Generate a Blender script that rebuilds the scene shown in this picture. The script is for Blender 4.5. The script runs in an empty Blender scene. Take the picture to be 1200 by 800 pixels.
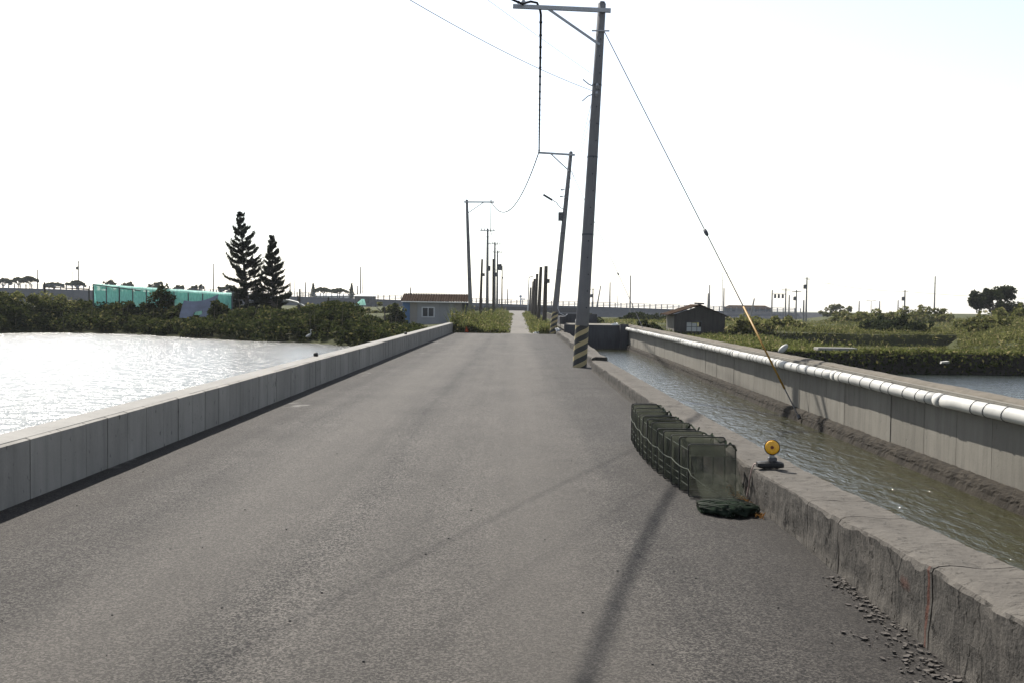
import bpy, math, random
import numpy as np
from mathutils import Vector, Matrix, noise

random.seed(7)
RNG = np.random.default_rng(11)
sc = bpy.context.scene
COL = sc.collection
R = math.radians

# ------------------------------------------------------------------ camera
cam_d = bpy.data.cameras.new('camera')
cam = bpy.data.objects.new('camera', cam_d)
COL.objects.link(cam)
cam_d.sensor_width = 36.0
cam_d.lens = 36.0 * 1167.0 / 1200.0
cam_d.clip_start = 0.05
cam_d.clip_end = 6000.0
PITCH = math.atan(45.0 / 1167.0)
YAW = math.atan(5.0 / 1167.0)
ROLL = R(0.8)
cam.matrix_world = (Matrix.Translation((0, 0, 1.6)) @ Matrix.Rotation(YAW, 4, 'Z')
                    @ Matrix.Rotation(R(90) - PITCH, 4, 'X') @ Matrix.Rotation(ROLL, 4, 'Z'))
sc.camera = cam

# ------------------------------------------------------------------ sky, sun, exposure
SUN_EL, SUN_AZ = R(45.0), R(-28.0)        # azimuth from +Y, negative = to the left
wd = bpy.data.worlds.new('World')
sc.world = wd
wd.use_nodes = True
wn = wd.node_tree
wn.nodes.clear()
w_out = wn.nodes.new('ShaderNodeOutputWorld')
w_bg = wn.nodes.new('ShaderNodeBackground')
w_sky = wn.nodes.new('ShaderNodeTexSky')
w_sky.sky_type = 'NISHITA'
w_sky.sun_disc = False
w_sky.sun_elevation = SUN_EL
w_sky.sun_rotation = SUN_AZ
w_sky.air_density = 1.0
w_sky.dust_density = 0.6
w_sky.ozone_density = 1.0
w_bg.inputs['Strength'].default_value = 0.08
w_hsv = wn.nodes.new('ShaderNodeHueSaturation')      # hazy, milky day: the whole sky is paler than clear air
w_hsv.inputs['Saturation'].default_value = 0.5
wn.links.new(w_sky.outputs[0], w_hsv.inputs['Color'])
wn.links.new(w_hsv.outputs[0], w_bg.inputs['Color'])
wn.links.new(w_bg.outputs[0], w_out.inputs['Surface'])

sun_d = bpy.data.lights.new('sun', 'SUN')
sun_d.energy = 4.6
sun_d.angle = R(0.53)
sun_d.color = (1.0, 0.95, 0.87)
sun = bpy.data.objects.new('sun', sun_d)
COL.objects.link(sun)
SUN_DIR = Vector((math.sin(SUN_AZ) * math.cos(SUN_EL), math.cos(SUN_AZ) * math.cos(SUN_EL), math.sin(SUN_EL)))
sun.rotation_euler = SUN_DIR.to_track_quat('Z', 'Y').to_euler()
sun.location = SUN_DIR * 200

sc.view_settings.view_transform = 'Standard'
sc.view_settings.look = 'None'
sc.view_settings.exposure = 1.3
sc.view_settings.gamma = 1.0
sc.view_settings.use_curve_mapping = False
sc.render.engine = 'CYCLES'
sc.cycles.use_denoising = True
sc.cycles.max_bounces = 6
sc.cycles.diffuse_bounces = 3
sc.cycles.glossy_bounces = 3
sc.cycles.transmission_bounces = 4
sc.cycles.transparent_max_bounces = 12
sc.cycles.volume_bounces = 0
sc.cycles.sample_clamp_indirect = 6.0

# ------------------------------------------------------------------ helpers
def tag(o, label=None, cat=None, group=None, kind=None):
    if label: o['label'] = label
    if cat: o['category'] = cat
    if group: o['group'] = group
    if kind: o['kind'] = kind
    return o

def empty(name, loc, label=None, cat=None, group=None):
    o = bpy.data.objects.new(name, None)
    o.empty_display_size = 0.2
    COL.objects.link(o)
    o.location = loc
    return tag(o, label, cat, group)

def wloc(o):
    v = Vector((0, 0, 0))
    while o is not None:
        v += o.location
        o = o.parent
    return v

class MB:
    """collects geometry in world coordinates; build() makes ONE mesh object"""
    def __init__(s):
        s.v = []; s.f = []
    def add(s, vs, fs):
        n = len(s.v)
        s.v.extend([tuple(v) for v in vs]); s.f.extend([tuple(i + n for i in f) for f in fs])
        return s
    def box(s, x0, x1, y0, y1, z0, z1, bevel=0.0):
        if bevel <= 0:
            vs = [(x0,y0,z0),(x1,y0,z0),(x1,y1,z0),(x0,y1,z0),(x0,y0,z1),(x1,y0,z1),(x1,y1,z1),(x0,y1,z1)]
            return s.add(vs, [(0,3,2,1),(4,5,6,7),(0,1,5,4),(1,2,6,5),(2,3,7,6),(3,0,4,7)])
        b = bevel
        lo = [(x0,y0,z0),(x1,y0,z0),(x1,y1,z0),(x0,y1,z0)]
        mid = [(x0,y0,z1-b),(x1,y0,z1-b),(x1,y1,z1-b),(x0,y1,z1-b)]
        top = [(x0+b,y0+b,z1),(x1-b,y0+b,z1),(x1-b,y1-b,z1),(x0+b,y1-b,z1)]
        fs = [(0,3,2,1),(8,9,10,11)]
        for i in range(4):
            j = (i+1) % 4
            fs += [(i,j,4+j,4+i),(4+i,4+j,8+j,8+i)]
        return s.add(lo+mid+top, fs)
    def obox(s, c, ax, ay, az):
        c, ax, ay, az = Vector(c), Vector(ax), Vector(ay), Vector(az)
        vs = []
        for k in (-1, 1):
            for (i, j) in ((-1,-1),(1,-1),(1,1),(-1,1)):
                vs.append(c + ax*i + ay*j + az*k)
        return s.add(vs, [(0,3,2,1),(4,5,6,7),(0,1,5,4),(1,2,6,5),(2,3,7,6),(3,0,4,7)])
    def bar(s, a, b, w, h=None, up=(0,0,1)):
        a, b = Vector(a), Vector(b)
        d = (b-a); L = d.length; d.normalize()
        u = Vector(up)
        sx = d.cross(u)
        if sx.length < 1e-4: sx = d.cross(Vector((1,0,0)))
        sx.normalize(); su = sx.cross(d)
        h = h or w
        return s.obox((a+b)/2, d*L/2, sx*w/2, su*h/2)
    def tube(s, pts, rad, n=8, caps=True):
        pts = [Vector(p) for p in pts]
        if not hasattr(rad, '__len__'): rad = [rad]*len(pts)
        base = len(s.v)
        prev = None
        for i, p in enumerate(pts):
            if i == 0: d = pts[1]-pts[0]
            elif i == len(pts)-1: d = pts[-1]-pts[-2]
            else: d = pts[i+1]-pts[i-1]
            d.normalize()
            if prev is None:
                a = d.cross(Vector((0,0,1)))
                if a.length < 0.05: a = d.cross(Vector((0,1,0)))
            else:
                a = prev - d*prev.dot(d)
            a.normalize(); prev = a
            b = d.cross(a)
            for k in range(n):
                t = 2*math.pi*k/n
                s.v.append(tuple(p + (a*math.cos(t) + b*math.sin(t))*rad[i]))
        for i in range(len(pts)-1):
            for k in range(n):
                q = base+i*n; k2 = (k+1) % n
                s.f.append((q+k, q+k2, q+n+k2, q+n+k))
        if caps:
            s.f.append(tuple(base+k for k in range(n))[::-1])
            e = base+(len(pts)-1)*n
            s.f.append(tuple(e+k for k in range(n)))
        return s
    def grid(s, P):
        """P: rows x cols list of points"""
        n = len(s.v); r = len(P); c = len(P[0])
        for row in P: s.v.extend([tuple(p) for p in row])
        for i in range(r-1):
            for j in range(c-1):
                a = n+i*c+j
                s.f.append((a, a+1, a+c+1, a+c))
        return s
    def ball(s, c, rx, ry=None, rz=None, nu=10, nv=7, M=None):
        ry = ry or rx; rz = rz or rx
        c = Vector(c); n = len(s.v)
        for i in range(nv+1):
            ph = math.pi*i/nv
            for k in range(nu):
                t = 2*math.pi*k/nu
                p = Vector((rx*math.sin(ph)*math.cos(t), ry*math.sin(ph)*math.sin(t), -rz*math.cos(ph)))
                if M is not None: p = M @ p
                s.v.append(tuple(c+p))
        for i in range(nv):
            for k in range(nu):
                k2 = (k+1) % nu
                a = n+i*nu
                s.f.append((a+k, a+k2, a+nu+k2, a+nu+k))
        return s
    def build(s, name, mat, parent=None, smooth=False):
        off = wloc(parent) if parent else Vector((0,0,0))
        me = bpy.data.meshes.new(name)
        me.from_pydata([(v[0]-off.x, v[1]-off.y, v[2]-off.z) for v in s.v], [], s.f)
        me.update()
        if smooth:
            me.polygons.foreach_set('use_smooth', [True]*len(me.polygons))
        if mat: me.materials.append(mat)
        o = bpy.data.objects.new(name, me)
        COL.objects.link(o)
        if parent: o.parent = parent
        return o

def quad_cloud(name, V, mat, parent=None):
    """V: (n,4,3) quads -> one mesh"""
    n = V.shape[0]
    off = wloc(parent) if parent else Vector((0,0,0))
    co = (V.reshape(-1, 3) - np.array(off)).astype(np.float32)
    me = bpy.data.meshes.new(name)
    me.vertices.add(n*4); me.loops.add(n*4); me.polygons.add(n)
    me.vertices.foreach_set('co', co.ravel())
    me.loops.foreach_set('vertex_index', np.arange(n*4, dtype=np.int32))
    me.polygons.foreach_set('loop_start', np.arange(0, n*4, 4, dtype=np.int32))
    me.polygons.foreach_set('loop_total', np.full(n, 4, dtype=np.int32))
    me.update(calc_edges=True)
    me.materials.append(mat)
    o = bpy.data.objects.new(name, me)
    COL.objects.link(o)
    if parent: o.parent = parent
    return o

def unit(a):
    return a/np.maximum(np.linalg.norm(a, axis=-1, keepdims=True), 1e-6)

def leaf_quads(P, L, W, axis=None, jitter=1.0):
    """rhombic leaves at P (n,3); axis: preferred long direction (n,3) or None"""
    n = len(P)
    a = unit(RNG.normal(size=(n,3)))
    if axis is not None: a = unit(axis + a*jitter)
    b = unit(np.cross(a, RNG.normal(size=(n,3))))
    c = np.cross(a, b)
    L = (np.asarray(L)*np.ones(n))[:,None]; W = (np.asarray(W)*np.ones(n))[:,None]
    return np.stack([P-a*L, P-b*W+c*W*0.3, P+a*L, P+b*W+c*W*0.3], axis=1)

def blade_quads(P, H, W, lean=0.35):
    """grass blades rooted at P"""
    n = len(P)
    H = (np.asarray(H)*np.ones(n)); W = (np.asarray(W)*np.ones(n))
    t = RNG.uniform(0, 2*np.pi, n); s = np.stack([np.cos(t), np.sin(t), np.zeros(n)], 1)
    q = RNG.uniform(0, 2*np.pi, n); l = RNG.uniform(0, lean, n)*H
    off = np.stack([np.cos(q)*l, np.sin(q)*l, H], 1)
    m = P + off*np.array([0.35, 0.35, 0.62])
    return np.stack([P - s*W[:,None]*0.5, m - s*W[:,None]*0.35, P+off, m + s*W[:,None]*0.5], axis=1)

# ------------------------------------------------------------------ materials
class NT:
    def __init__(s, name):
        s.m = bpy.data.materials.new(name); s.m.use_nodes = True
        s.t = s.m.node_tree; s.t.nodes.clear()
        s.out = s.n('ShaderNodeOutputMaterial')
        s._pos = None
    def n(s, t, **kw):
        x = s.t.nodes.new(t)
        for k, v in kw.items(): setattr(x, k, v)
        return x
    def l(s, a, b): s.t.links.new(a, b)
    def setin(s, node, key, val):
        if hasattr(val, 'links') or isinstance(val, bpy.types.NodeSocket): s.l(val, node.inputs[key])
        else: node.inputs[key].default_value = val
    def pos(s):
        if s._pos is None: s._pos = s.n('ShaderNodeNewGeometry').outputs['Position']
        return s._pos
    def objco(s): return s.n('ShaderNodeTexCoord').outputs['Object']
    def mapv(s, vec, scale):
        m = s.n('ShaderNodeMapping'); s.l(vec, m.inputs['Vector'])
        m.inputs['Scale'].default_value = scale if hasattr(scale, '__len__') else (scale,)*3
        return m.outputs[0]
    def noise(s, vec, scale, detail=4, rough=0.55, dist=0.0):
        x = s.n('ShaderNodeTexNoise'); s.l(vec, x.inputs['Vector'])
        x.inputs['Scale'].default_value = scale; x.inputs['Detail'].default_value = detail
        x.inputs['Roughness'].default_value = rough; x.inputs['Distortion'].default_value = dist
        return x.outputs['Fac']
    def voro(s, vec, scale, out='Distance', feature='F1'):
        x = s.n('ShaderNodeTexVoronoi'); x.feature = feature; s.l(vec, x.inputs['Vector'])
        x.inputs['Scale'].default_value = scale
        return x.outputs[out]
    def ramp(s, fac, stops):
        x = s.n('ShaderNodeValToRGB'); s.l(fac, x.inputs['Fac'])
        e = x.color_ramp.elements
        while len(e) < len(stops): e.new(0.5)
        for i, (p, c) in enumerate(stops):
            e[i].position = p
            e[i].color = (c, c, c, 1) if not hasattr(c, '__len__') else (c[0], c[1], c[2], 1)
        return x.outputs['Color']
    def mix(s, fac, a, b, mode='MIX'):
        x = s.n('ShaderNodeMix'); x.data_type = 'RGBA'; x.blend_type = mode
        s.setin(x, 0, fac)
        for i, v in ((6, a), (7, b)):
            if isinstance(v, bpy.types.NodeSocket): s.l(v, x.inputs[i])
            else: x.inputs[i].default_value = (v[0], v[1], v[2], 1) if hasattr(v, '__len__') else (v, v, v, 1)
        return x.outputs[2]
    def math(s, op, a, b=0.0, clamp=False):
        x = s.n('ShaderNodeMath'); x.operation = op; x.use_clamp = clamp
        s.setin(x, 0, a); s.setin(x, 1, b)
        return x.outputs[0]
    def sep(s, vec):
        x = s.n('ShaderNodeSeparateXYZ'); s.l(vec, x.inputs[0]); return x.outputs
    def bump(s, h, strength, dist=0.01, normal=None):
        x = s.n('ShaderNodeBump'); s.l(h, x.inputs['Height'])
        x.inputs['Strength'].default_value = strength; x.inputs['Distance'].default_value = dist
        if normal is not None: s.l(normal, x.inputs['Normal'])
        return x.outputs[0]
    def pbr(s, color, rough=0.8, normal=None, metallic=0.0, spec=0.5, **kw):
        p = s.n('ShaderNodeBsdfPrincipled')
        if isinstance(color, bpy.types.NodeSocket): s.l(color, p.inputs['Base Color'])
        else: p.inputs['Base Color'].default_value = (*color, 1)
        s.setin(p, 'Roughness', rough); p.inputs['Metallic'].default_value = metallic
        p.inputs['Specular IOR Level'].default_value = spec
        if normal is not None: s.l(normal, p.inputs['Normal'])
        for k, v in kw.items(): s.setin(p, k, v)
        s.l(p.outputs[0], s.out.inputs['Surface'])
        return s.m

def simple(name, col, rough=0.7, metallic=0.0, var=0.25, scale=6.0, spec=0.2, bump=0.15):
    t = NT(name)
    nz = t.noise(t.pos(), scale, 5, 0.6)
    c = t.mix(nz, tuple(x*(1-var) for x in col), tuple(min(1, x*(1+var)) for x in col))
    f = t.noise(t.pos(), scale*9, 3)
    return t.pbr(c, rough, t.bump(f, bump, 0.004), metallic, spec)

def concrete(name, light, dark, streak=0.5, pits=0.5, grime_lo=0.45, grime_hi=0.7, fine=40.0, bumpd=0.004, tone=0.0):
    t = NT(name); P = t.pos()
    big = t.noise(P, 1.3, 6, 0.62)
    st = t.noise(t.mapv(P, (5.0, 5.0, 0.55)), 1.6, 5, 0.65, 0.4)
    fi = t.noise(P, fine, 4, 0.6)
    base = t.mix(t.ramp(big, [(0.3, 0.0), (0.72, 1.0)]), tuple(x*0.8 for x in light), tuple(x*1.12 for x in light))
    g = t.ramp(st, [(grime_lo, 0.0), (grime_hi, 1.0)])
    c = t.mix(t.math('MULTIPLY', g, streak), base, dark)
    pit = t.ramp(t.noise(t.mapv(P, (1.0, 1.0, 0.6)), 14.0, 3, 0.5), [(0.66, 0.0), (0.74, 1.0)])
    c = t.mix(t.math('MULTIPLY', pit, pits), c, tuple(x*0.5 for x in dark))
    c = t.mix(t.math('MULTIPLY', fi, 0.35), c, tuple(x*1.3 for x in light))
    if tone:
        rnd = t.n('ShaderNodeObjectInfo').outputs['Random']
        c = t.mix(1.0, c, t.ramp(rnd, [(0.0, 1.0-tone), (1.0, 1.0)]), 'MULTIPLY')
    h = t.math('SUBTRACT', t.math('ADD', fi, t.math('MULTIPLY', big, 1.5)), t.math('MULTIPLY', pit, 1.2))
    return t.pbr(c, 0.92, t.bump(h, 0.6, bumpd), spec=0.08)

M = {}
M['conc_left'] = concrete('pale_cast_concrete', (0.205, 0.198, 0.185), (0.12, 0.115, 0.11), 0.4, 0.4, 0.42, 0.75)
M['conc_face'] = concrete('board_marked_concrete', (0.255, 0.243, 0.222), (0.095, 0.09, 0.083), 0.55, 1.0, 0.45, 0.78, tone=0.18)
M['conc_canal'] = concrete('canal_concrete', (0.155, 0.145, 0.125), (0.06, 0.056, 0.05), 0.6, 0.4, 0.45, 0.75, tone=0.15)
M['conc_dark'] = concrete('dark_grey_concrete', (0.055, 0.055, 0.06), (0.025, 0.025, 0.025), 0.7, 0.3)  # dark grey tone for tank walls, lintel, roof stones and barrier
M['conc_pole'] = concrete('pole_concrete', (0.15, 0.15, 0.155), (0.09, 0.09, 0.10), 0.4, 0.3, fine=60)
M['wood_pole'] = concrete('old_timber', (0.06, 0.053, 0.046), (0.025, 0.023, 0.02), 0.6, 0.2)

def weathered_wall():
    t = NT('weathered_wall'); P = t.pos(); X, Y, Z = t.sep(P)
    st = t.noise(t.mapv(P, (6, 6, 1.6)), 1.7, 6, 0.7, 0.6)
    big = t.noise(P, 2.2, 5, 0.65)
    fi = t.noise(P, 55, 4, 0.65)
    light = t.mix(big, (0.036, 0.032, 0.028), (0.100, 0.091, 0.080))
    dark = t.mix(fi, (0.010, 0.0095, 0.009), (0.046, 0.042, 0.038))
    g = t.ramp(t.math('ADD', t.math('MULTIPLY', st, 0.6), t.math('MULTIPLY', big, 0.4)), [(0.36, 0.0), (0.54, 1.0)])
    # biofilm on the upright face: a deposit on the side, none on the worn top and on the rubbed foot strip
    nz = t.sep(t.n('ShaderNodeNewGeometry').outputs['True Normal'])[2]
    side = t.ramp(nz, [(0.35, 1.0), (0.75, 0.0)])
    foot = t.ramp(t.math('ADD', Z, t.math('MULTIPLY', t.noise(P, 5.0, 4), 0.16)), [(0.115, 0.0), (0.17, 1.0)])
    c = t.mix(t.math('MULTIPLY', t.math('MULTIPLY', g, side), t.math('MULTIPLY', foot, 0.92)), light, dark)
    c = t.mix(t.math('MULTIPLY', fi, 0.3), c, (0.15, 0.14, 0.125))
    # red paint: a vertical dash on the joint and a smudge beside it
    wob = t.math('MULTIPLY', t.math('SUBTRACT', t.noise(P, 9.0, 3), 0.5), 0.03)
    dy = t.math('ABSOLUTE', t.math('SUBTRACT', t.math('ADD', Y, wob), 4.67))
    r1 = t.ramp(dy, [(0.010, 1.0), (0.016, 0.0)])
    d2y = t.math('DIVIDE', t.math('SUBTRACT', Y, 4.93), 0.12)
    d2z = t.math('DIVIDE', t.math('SUBTRACT', Z, 0.235), 0.07)
    rr = t.math('SQRT', t.math('ADD', t.math('MULTIPLY', d2y, d2y), t.math('MULTIPLY', d2z, d2z)))
    r2 = t.math('MULTIPLY', t.ramp(t.math('ADD', rr, t.math('MULTIPLY', t.noise(P, 16, 3), 0.8)), [(0.5, 1.0), (1.3, 0.0)]), 0.6)
    red = t.math('MULTIPLY', t.math('MAXIMUM', t.math('MULTIPLY', r1, t.ramp(fi, [(0.3, 0.5), (0.5, 1.0)])), r2), side)
    c = t.mix(t.math('MULTIPLY', red, 0.6), c, (0.085, 0.024, 0.014))
    bl = t.ramp(t.noise(t.mapv(P, (1, 1, 0.55)), 13.0, 5, 0.7, 0.5), [(0.56, 0.0), (0.66, 1.0)])
    c = t.mix(t.math('MULTIPLY', t.math('MULTIPLY', bl, side), 0.75), c, (0.007, 0.0065, 0.006))
    ck = t.ramp(t.voro(t.mapv(P, (1, 1, 0.25)), 3.0, 'Distance', 'DISTANCE_TO_EDGE'), [(0.004, 1.0), (0.012, 0.0)])
    ckm = t.math('MULTIPLY', t.math('MULTIPLY', ck, side), t.ramp(big, [(0.45, 0.0), (0.6, 0.9)]))
    c = t.mix(ckm, c, (0.004, 0.004, 0.004))
    h = t.math('SUBTRACT', t.math('ADD', fi, t.math('MULTIPLY', st, 1.5)), t.math('MULTIPLY', bl, 1.2))
    return t.pbr(c, 0.92, t.bump(h, 0.8, 0.008), spec=0.08)
M['wall_old'] = weathered_wall()

def asphalt():
    t = NT('asphalt'); P = t.pos(); X, Y, Z = t.sep(P)
    a = t.voro(P, 105.0, 'Color'); av = t.sep(a)[0]
    b = t.noise(P, 150.0, 4, 0.75)
    m = t.noise(P, 34.0, 5, 0.7)
    pat = t.noise(t.mapv(P, (1.0, 0.45, 1.0)), 1.1, 7, 0.66)
    worn = t.noise(t.mapv(P, (2.2, 0.03, 1.0)), 1.0, 4, 0.6)
    g = t.math('ADD', t.math('MULTIPLY', av, 0.42), t.math('ADD', t.math('MULTIPLY', b, 0.50), t.math('MULTIPLY', m, 0.28)))
    c = t.ramp(g, [(0.37, (0.0022, 0.0020, 0.0018)), (0.56, (0.0250, 0.0225, 0.0202)), (0.84, (0.108, 0.098, 0.087))])
    tone = t.math('ADD', t.math('MULTIPLY', pat, 0.5), t.math('MULTIPLY', worn, 0.5))
    c = t.mix(1.0, c, t.ramp(tone, [(0.38, 0.56), (0.62, 1.30)]), 'MULTIPLY')
    # two dusty wheel paths
    wob = t.math('MULTIPLY', t.math('SUBTRACT', t.noise(t.mapv(P, (1.0, 0.2, 1.0)), 0.8, 3), 0.5), 0.9)
    Xw = t.math('ADD', X, wob)
    for cx, w, k in ((-1.95, 0.7, 0.50), (-0.75, 0.45, 0.30), (0.15, 0.7, 0.58)):
        d = t.math('DIVIDE', t.math('SUBTRACT', Xw, cx), w)
        tr = t.ramp(t.math('MULTIPLY', d, d), [(0.0, 1.0), (1.0, 0.0)])
        c = t.mix(t.math('MULTIPLY', t.math('MULTIPLY', tr, k), t.ramp(b, [(0.3, 0.5), (0.6, 1.0)])), c, (0.082, 0.074, 0.065))
    # mud film along both wall feet, ragged
    e = t.math('ADD', X, t.math('MULTIPLY', t.math('SUBTRACT', t.noise(P, 1.4, 5, 0.6), 0.5), 1.6))
    rng = t.n('ShaderNodeMapRange'); t.l(e, rng.inputs[0]); rng.inputs[1].default_value = 0.3; rng.inputs[2].default_value = 1.9
    c = t.mix(t.math('MULTIPLY', rng.outputs[0], 0.68), c, (0.0115, 0.0095, 0.0082))
    rn2 = t.n('ShaderNodeMapRange'); t.l(e, rn2.inputs[0]); rn2.inputs[1].default_value = -2.3; rn2.inputs[2].default_value = -3.9
    c = t.mix(t.math('MULTIPLY', rn2.outputs[0], 0.7), c, (0.0165, 0.0130, 0.0108))
    # pale lime splashes near the left wall
    sp = t.ramp(t.noise(t.mapv(P, (1.0, 0.8, 1.0)), 1.1, 5, 0.55), [(0.64, 0.0), (0.70, 1.0)])
    rl = t.n('ShaderNodeMapRange'); t.l(X, rl.inputs[0]); rl.inputs[1].default_value = -2.0; rl.inputs[2].default_value = -3.0
    c = t.mix(t.math('MULTIPLY', t.math('MULTIPLY', sp, rl.outputs[0]), 0.6), c, (0.16, 0.155, 0.145))
    # tar-dark pinholes
    hole = t.ramp(t.voro(P, 5.0), [(0.025, 1.0), (0.045, 0.0)])
    c = t.mix(t.math('MULTIPLY', hole, 0.8), c, (0.004, 0.004, 0.004))
    h = t.math('ADD', av, t.math('ADD', b, m))
    return t.pbr(c, 0.9, t.bump(h, 0.8, 0.007), spec=0.22)
M['asphalt'] = asphalt()

def path_mat():
    t = NT('old_concrete_path'); P = t.pos()
    n1 = t.noise(P, 0.8, 6, 0.7); n2 = t.noise(P, 9, 4)
    c = t.mix(t.ramp(n1, [(0.35, 0), (0.65, 1)]), (0.045, 0.040, 0.035), (0.115, 0.105, 0.093))
    c = t.mix(t.math('MULTIPLY', n2, 0.4), c, (0.12, 0.11, 0.09))
    return t.pbr(c, 0.9, t.bump(n2, 0.5, 0.02), spec=0.2)
M['path'] = path_mat()

def ground_mat():
    t = NT('ground_soil_grass'); P = t.pos()
    a = t.noise(P, 0.12, 6, 0.65); b = t.noise(P, 1.5, 5, 0.65); f = t.noise(P, 9, 4, 0.7)
    grass = t.mix(b, (0.024, 0.030, 0.010), (0.075, 0.078, 0.028))
    soil = t.mix(f, (0.022, 0.020, 0.017), (0.06, 0.053, 0.044))
    nz = t.sep(t.n('ShaderNodeNewGeometry').outputs['True Normal'])[2]
    flat = t.ramp(nz, [(0.45, 0.0), (0.7, 1.0)])
    k = t.math('MULTIPLY', t.ramp(t.math('ADD', t.math('MULTIPLY', a, 0.6), t.math('MULTIPLY', b, 0.4)), [(0.34, 0.2), (0.5, 1.0)]), flat)
    c = t.mix(k, soil, grass)
    return t.pbr(c, 0.95, t.bump(t.math('ADD', b, f), 1.0, 0.15), spec=0.1)
M['ground'] = ground_mat()

def water_mat(name, body, s1, s2, d1, d2, rough, ior=1.333, stretch=(1.0, 1.5, 1.0)):
    t = NT(name); P = t.pos()
    m1 = t.mapv(P, stretch)
    a = t.noise(m1, s1, 4, 0.55, 0.6)
    b = t.noise(P, s2, 3, 0.6, 0.3)
    big = t.noise(P, 0.25, 3, 0.5)
    n1 = t.bump(a, 1.0, d1)
    n2 = t.bump(b, 0.8, d2, n1)
    col = t.mix(big, tuple(x*0.8 for x in body), tuple(x*1.2 for x in body))
    return t.pbr(col, rough, n2, spec=0.5, IOR=ior)
M['water_pond'] = water_mat('pond_water', (0.012, 0.015, 0.011), 2.2, 7.0, 0.09, 0.03, 0.255)
M['water_canal'] = water_mat('canal_water', (0.021, 0.021, 0.0068), 3.4, 12.0, 0.075, 0.014, 0.02, 1.55, (1.9, 0.75, 1.0))
M['water_far'] = water_mat('far_pond_water', (0.012, 0.015, 0.012), 2.4, 8.0, 0.12, 0.02, 0.18)

def leaf_mat(name, c0, c1, trans=0.45, tip=None):
    t = NT(name)
    g = t.n('ShaderNodeNewGeometry')
    r = g.outputs['Random Per Island']
    nz = t.noise(g.outputs['Position'], 0.55, 3)
    k = t.math('ADD', t.math('MULTIPLY', r, 0.6), t.math('MULTIPLY', nz, 0.4))
    c = t.mix(k, c0, c1)
    if tip: c = t.mix(t.ramp(r, [(0.86, 0.0), (0.92, 1.0)]), c, tip)
    d = t.n('ShaderNodeBsdfDiffuse'); t.l(c, d.inputs['Color'])
    tr = t.n('ShaderNodeBsdfTranslucent'); t.l(c, tr.inputs['Color'])
    mx = t.n('ShaderNodeMixShader'); mx.inputs[0].default_value = trans
    t.l(d.outputs[0], mx.inputs[1]); t.l(tr.outputs[0], mx.inputs[2])
    t.l(mx.outputs[0], t.out.inputs['Surface'])
    return t.m
M['leaf_thicket'] = leaf_mat('thicket_leaf', (0.011, 0.017, 0.007), (0.050, 0.058, 0.019), 0.4, (0.10, 0.092, 0.04))
M['leaf_weed'] = leaf_mat('weed_leaf', (0.036, 0.048, 0.013), (0.135, 0.140, 0.048), 0.5, (0.21, 0.18, 0.09))
M['leaf_field'] = leaf_mat('field_leaf', (0.034, 0.042, 0.014), (0.150, 0.150, 0.055), 0.5, (0.22, 0.19, 0.095))
M['leaf_pine'] = leaf_mat('pine_needle', (0.009, 0.013, 0.008), (0.028, 0.034, 0.016), 0.35)
M['leaf_tree'] = leaf_mat('tree_leaf', (0.017, 0.023, 0.011), (0.040, 0.047, 0.021), 0.3)
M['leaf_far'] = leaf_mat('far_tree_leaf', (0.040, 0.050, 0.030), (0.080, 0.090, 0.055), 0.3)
M['bark'] = simple('bark', (0.07, 0.06, 0.05), 0.9)
M['metal_grey'] = simple('galvanised_steel', (0.30, 0.31, 0.33), 0.55, 0.6)
M['metal_dark'] = simple('dark_steel', (0.07, 0.072, 0.08), 0.6, 0.3)
M['wire'] = simple('black_cable', (0.012, 0.012, 0.013), 0.95, spec=0.05)
M['steel_wire'] = simple('steel_wire', (0.10, 0.10, 0.11), 0.9, 0.0, spec=0.1)
M['black'] = simple('black_rubber', (0.018, 0.018, 0.019), 0.6)
M['insulator'] = simple('grey_porcelain', (0.33, 0.34, 0.37), 0.35)
M['white_pvc'] = simple('white_pvc', (0.32, 0.315, 0.295), 0.55, 0, 0.4, 2.3)
M['yellow_guard'] = simple('yellow_plastic', (0.22, 0.12, 0.016), 0.5, 0, 0.15)
M['hole'] = simple('dark_hole', (0.03, 0.03, 0.035), 0.9)

def stripes(pitch, k):
    t = NT('hazard_stripes'); O = t.objco(); X, Y, Z = t.sep(O)
    th = t.math('ARCTAN2', X, t.math('MULTIPLY', Y, -1.0))
    v = t.math('SUBTRACT', Z, t.math('MULTIPLY', th, k))
    fr = t.math('FRACT', t.math('ADD', t.math('DIVIDE', v, pitch), 10.0))
    st = t.math('GREATER_THAN', fr, 0.46)
    n1 = t.noise(O, 6.0, 5, 0.65); n2 = t.noise(O, 40.0, 3)
    yel = t.mix(n1, (0.20, 0.165, 0.095), (0.38, 0.31, 0.16))
    blk = t.mix(n2, (0.018, 0.018, 0.018), (0.045, 0.043, 0.04))
    c = t.mix(st, yel, blk)
    c = t.mix(t.math('MULTIPLY', t.ramp(n1, [(0.62, 0), (0.75, 1)]), 0.6), c, (0.16, 0.155, 0.15))
    return t.pbr(c, 0.65, t.bump(n2, 0.2, 0.003), spec=0.3)
M['stripes'] = stripes(0.265, 0.265/math.pi)

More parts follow.
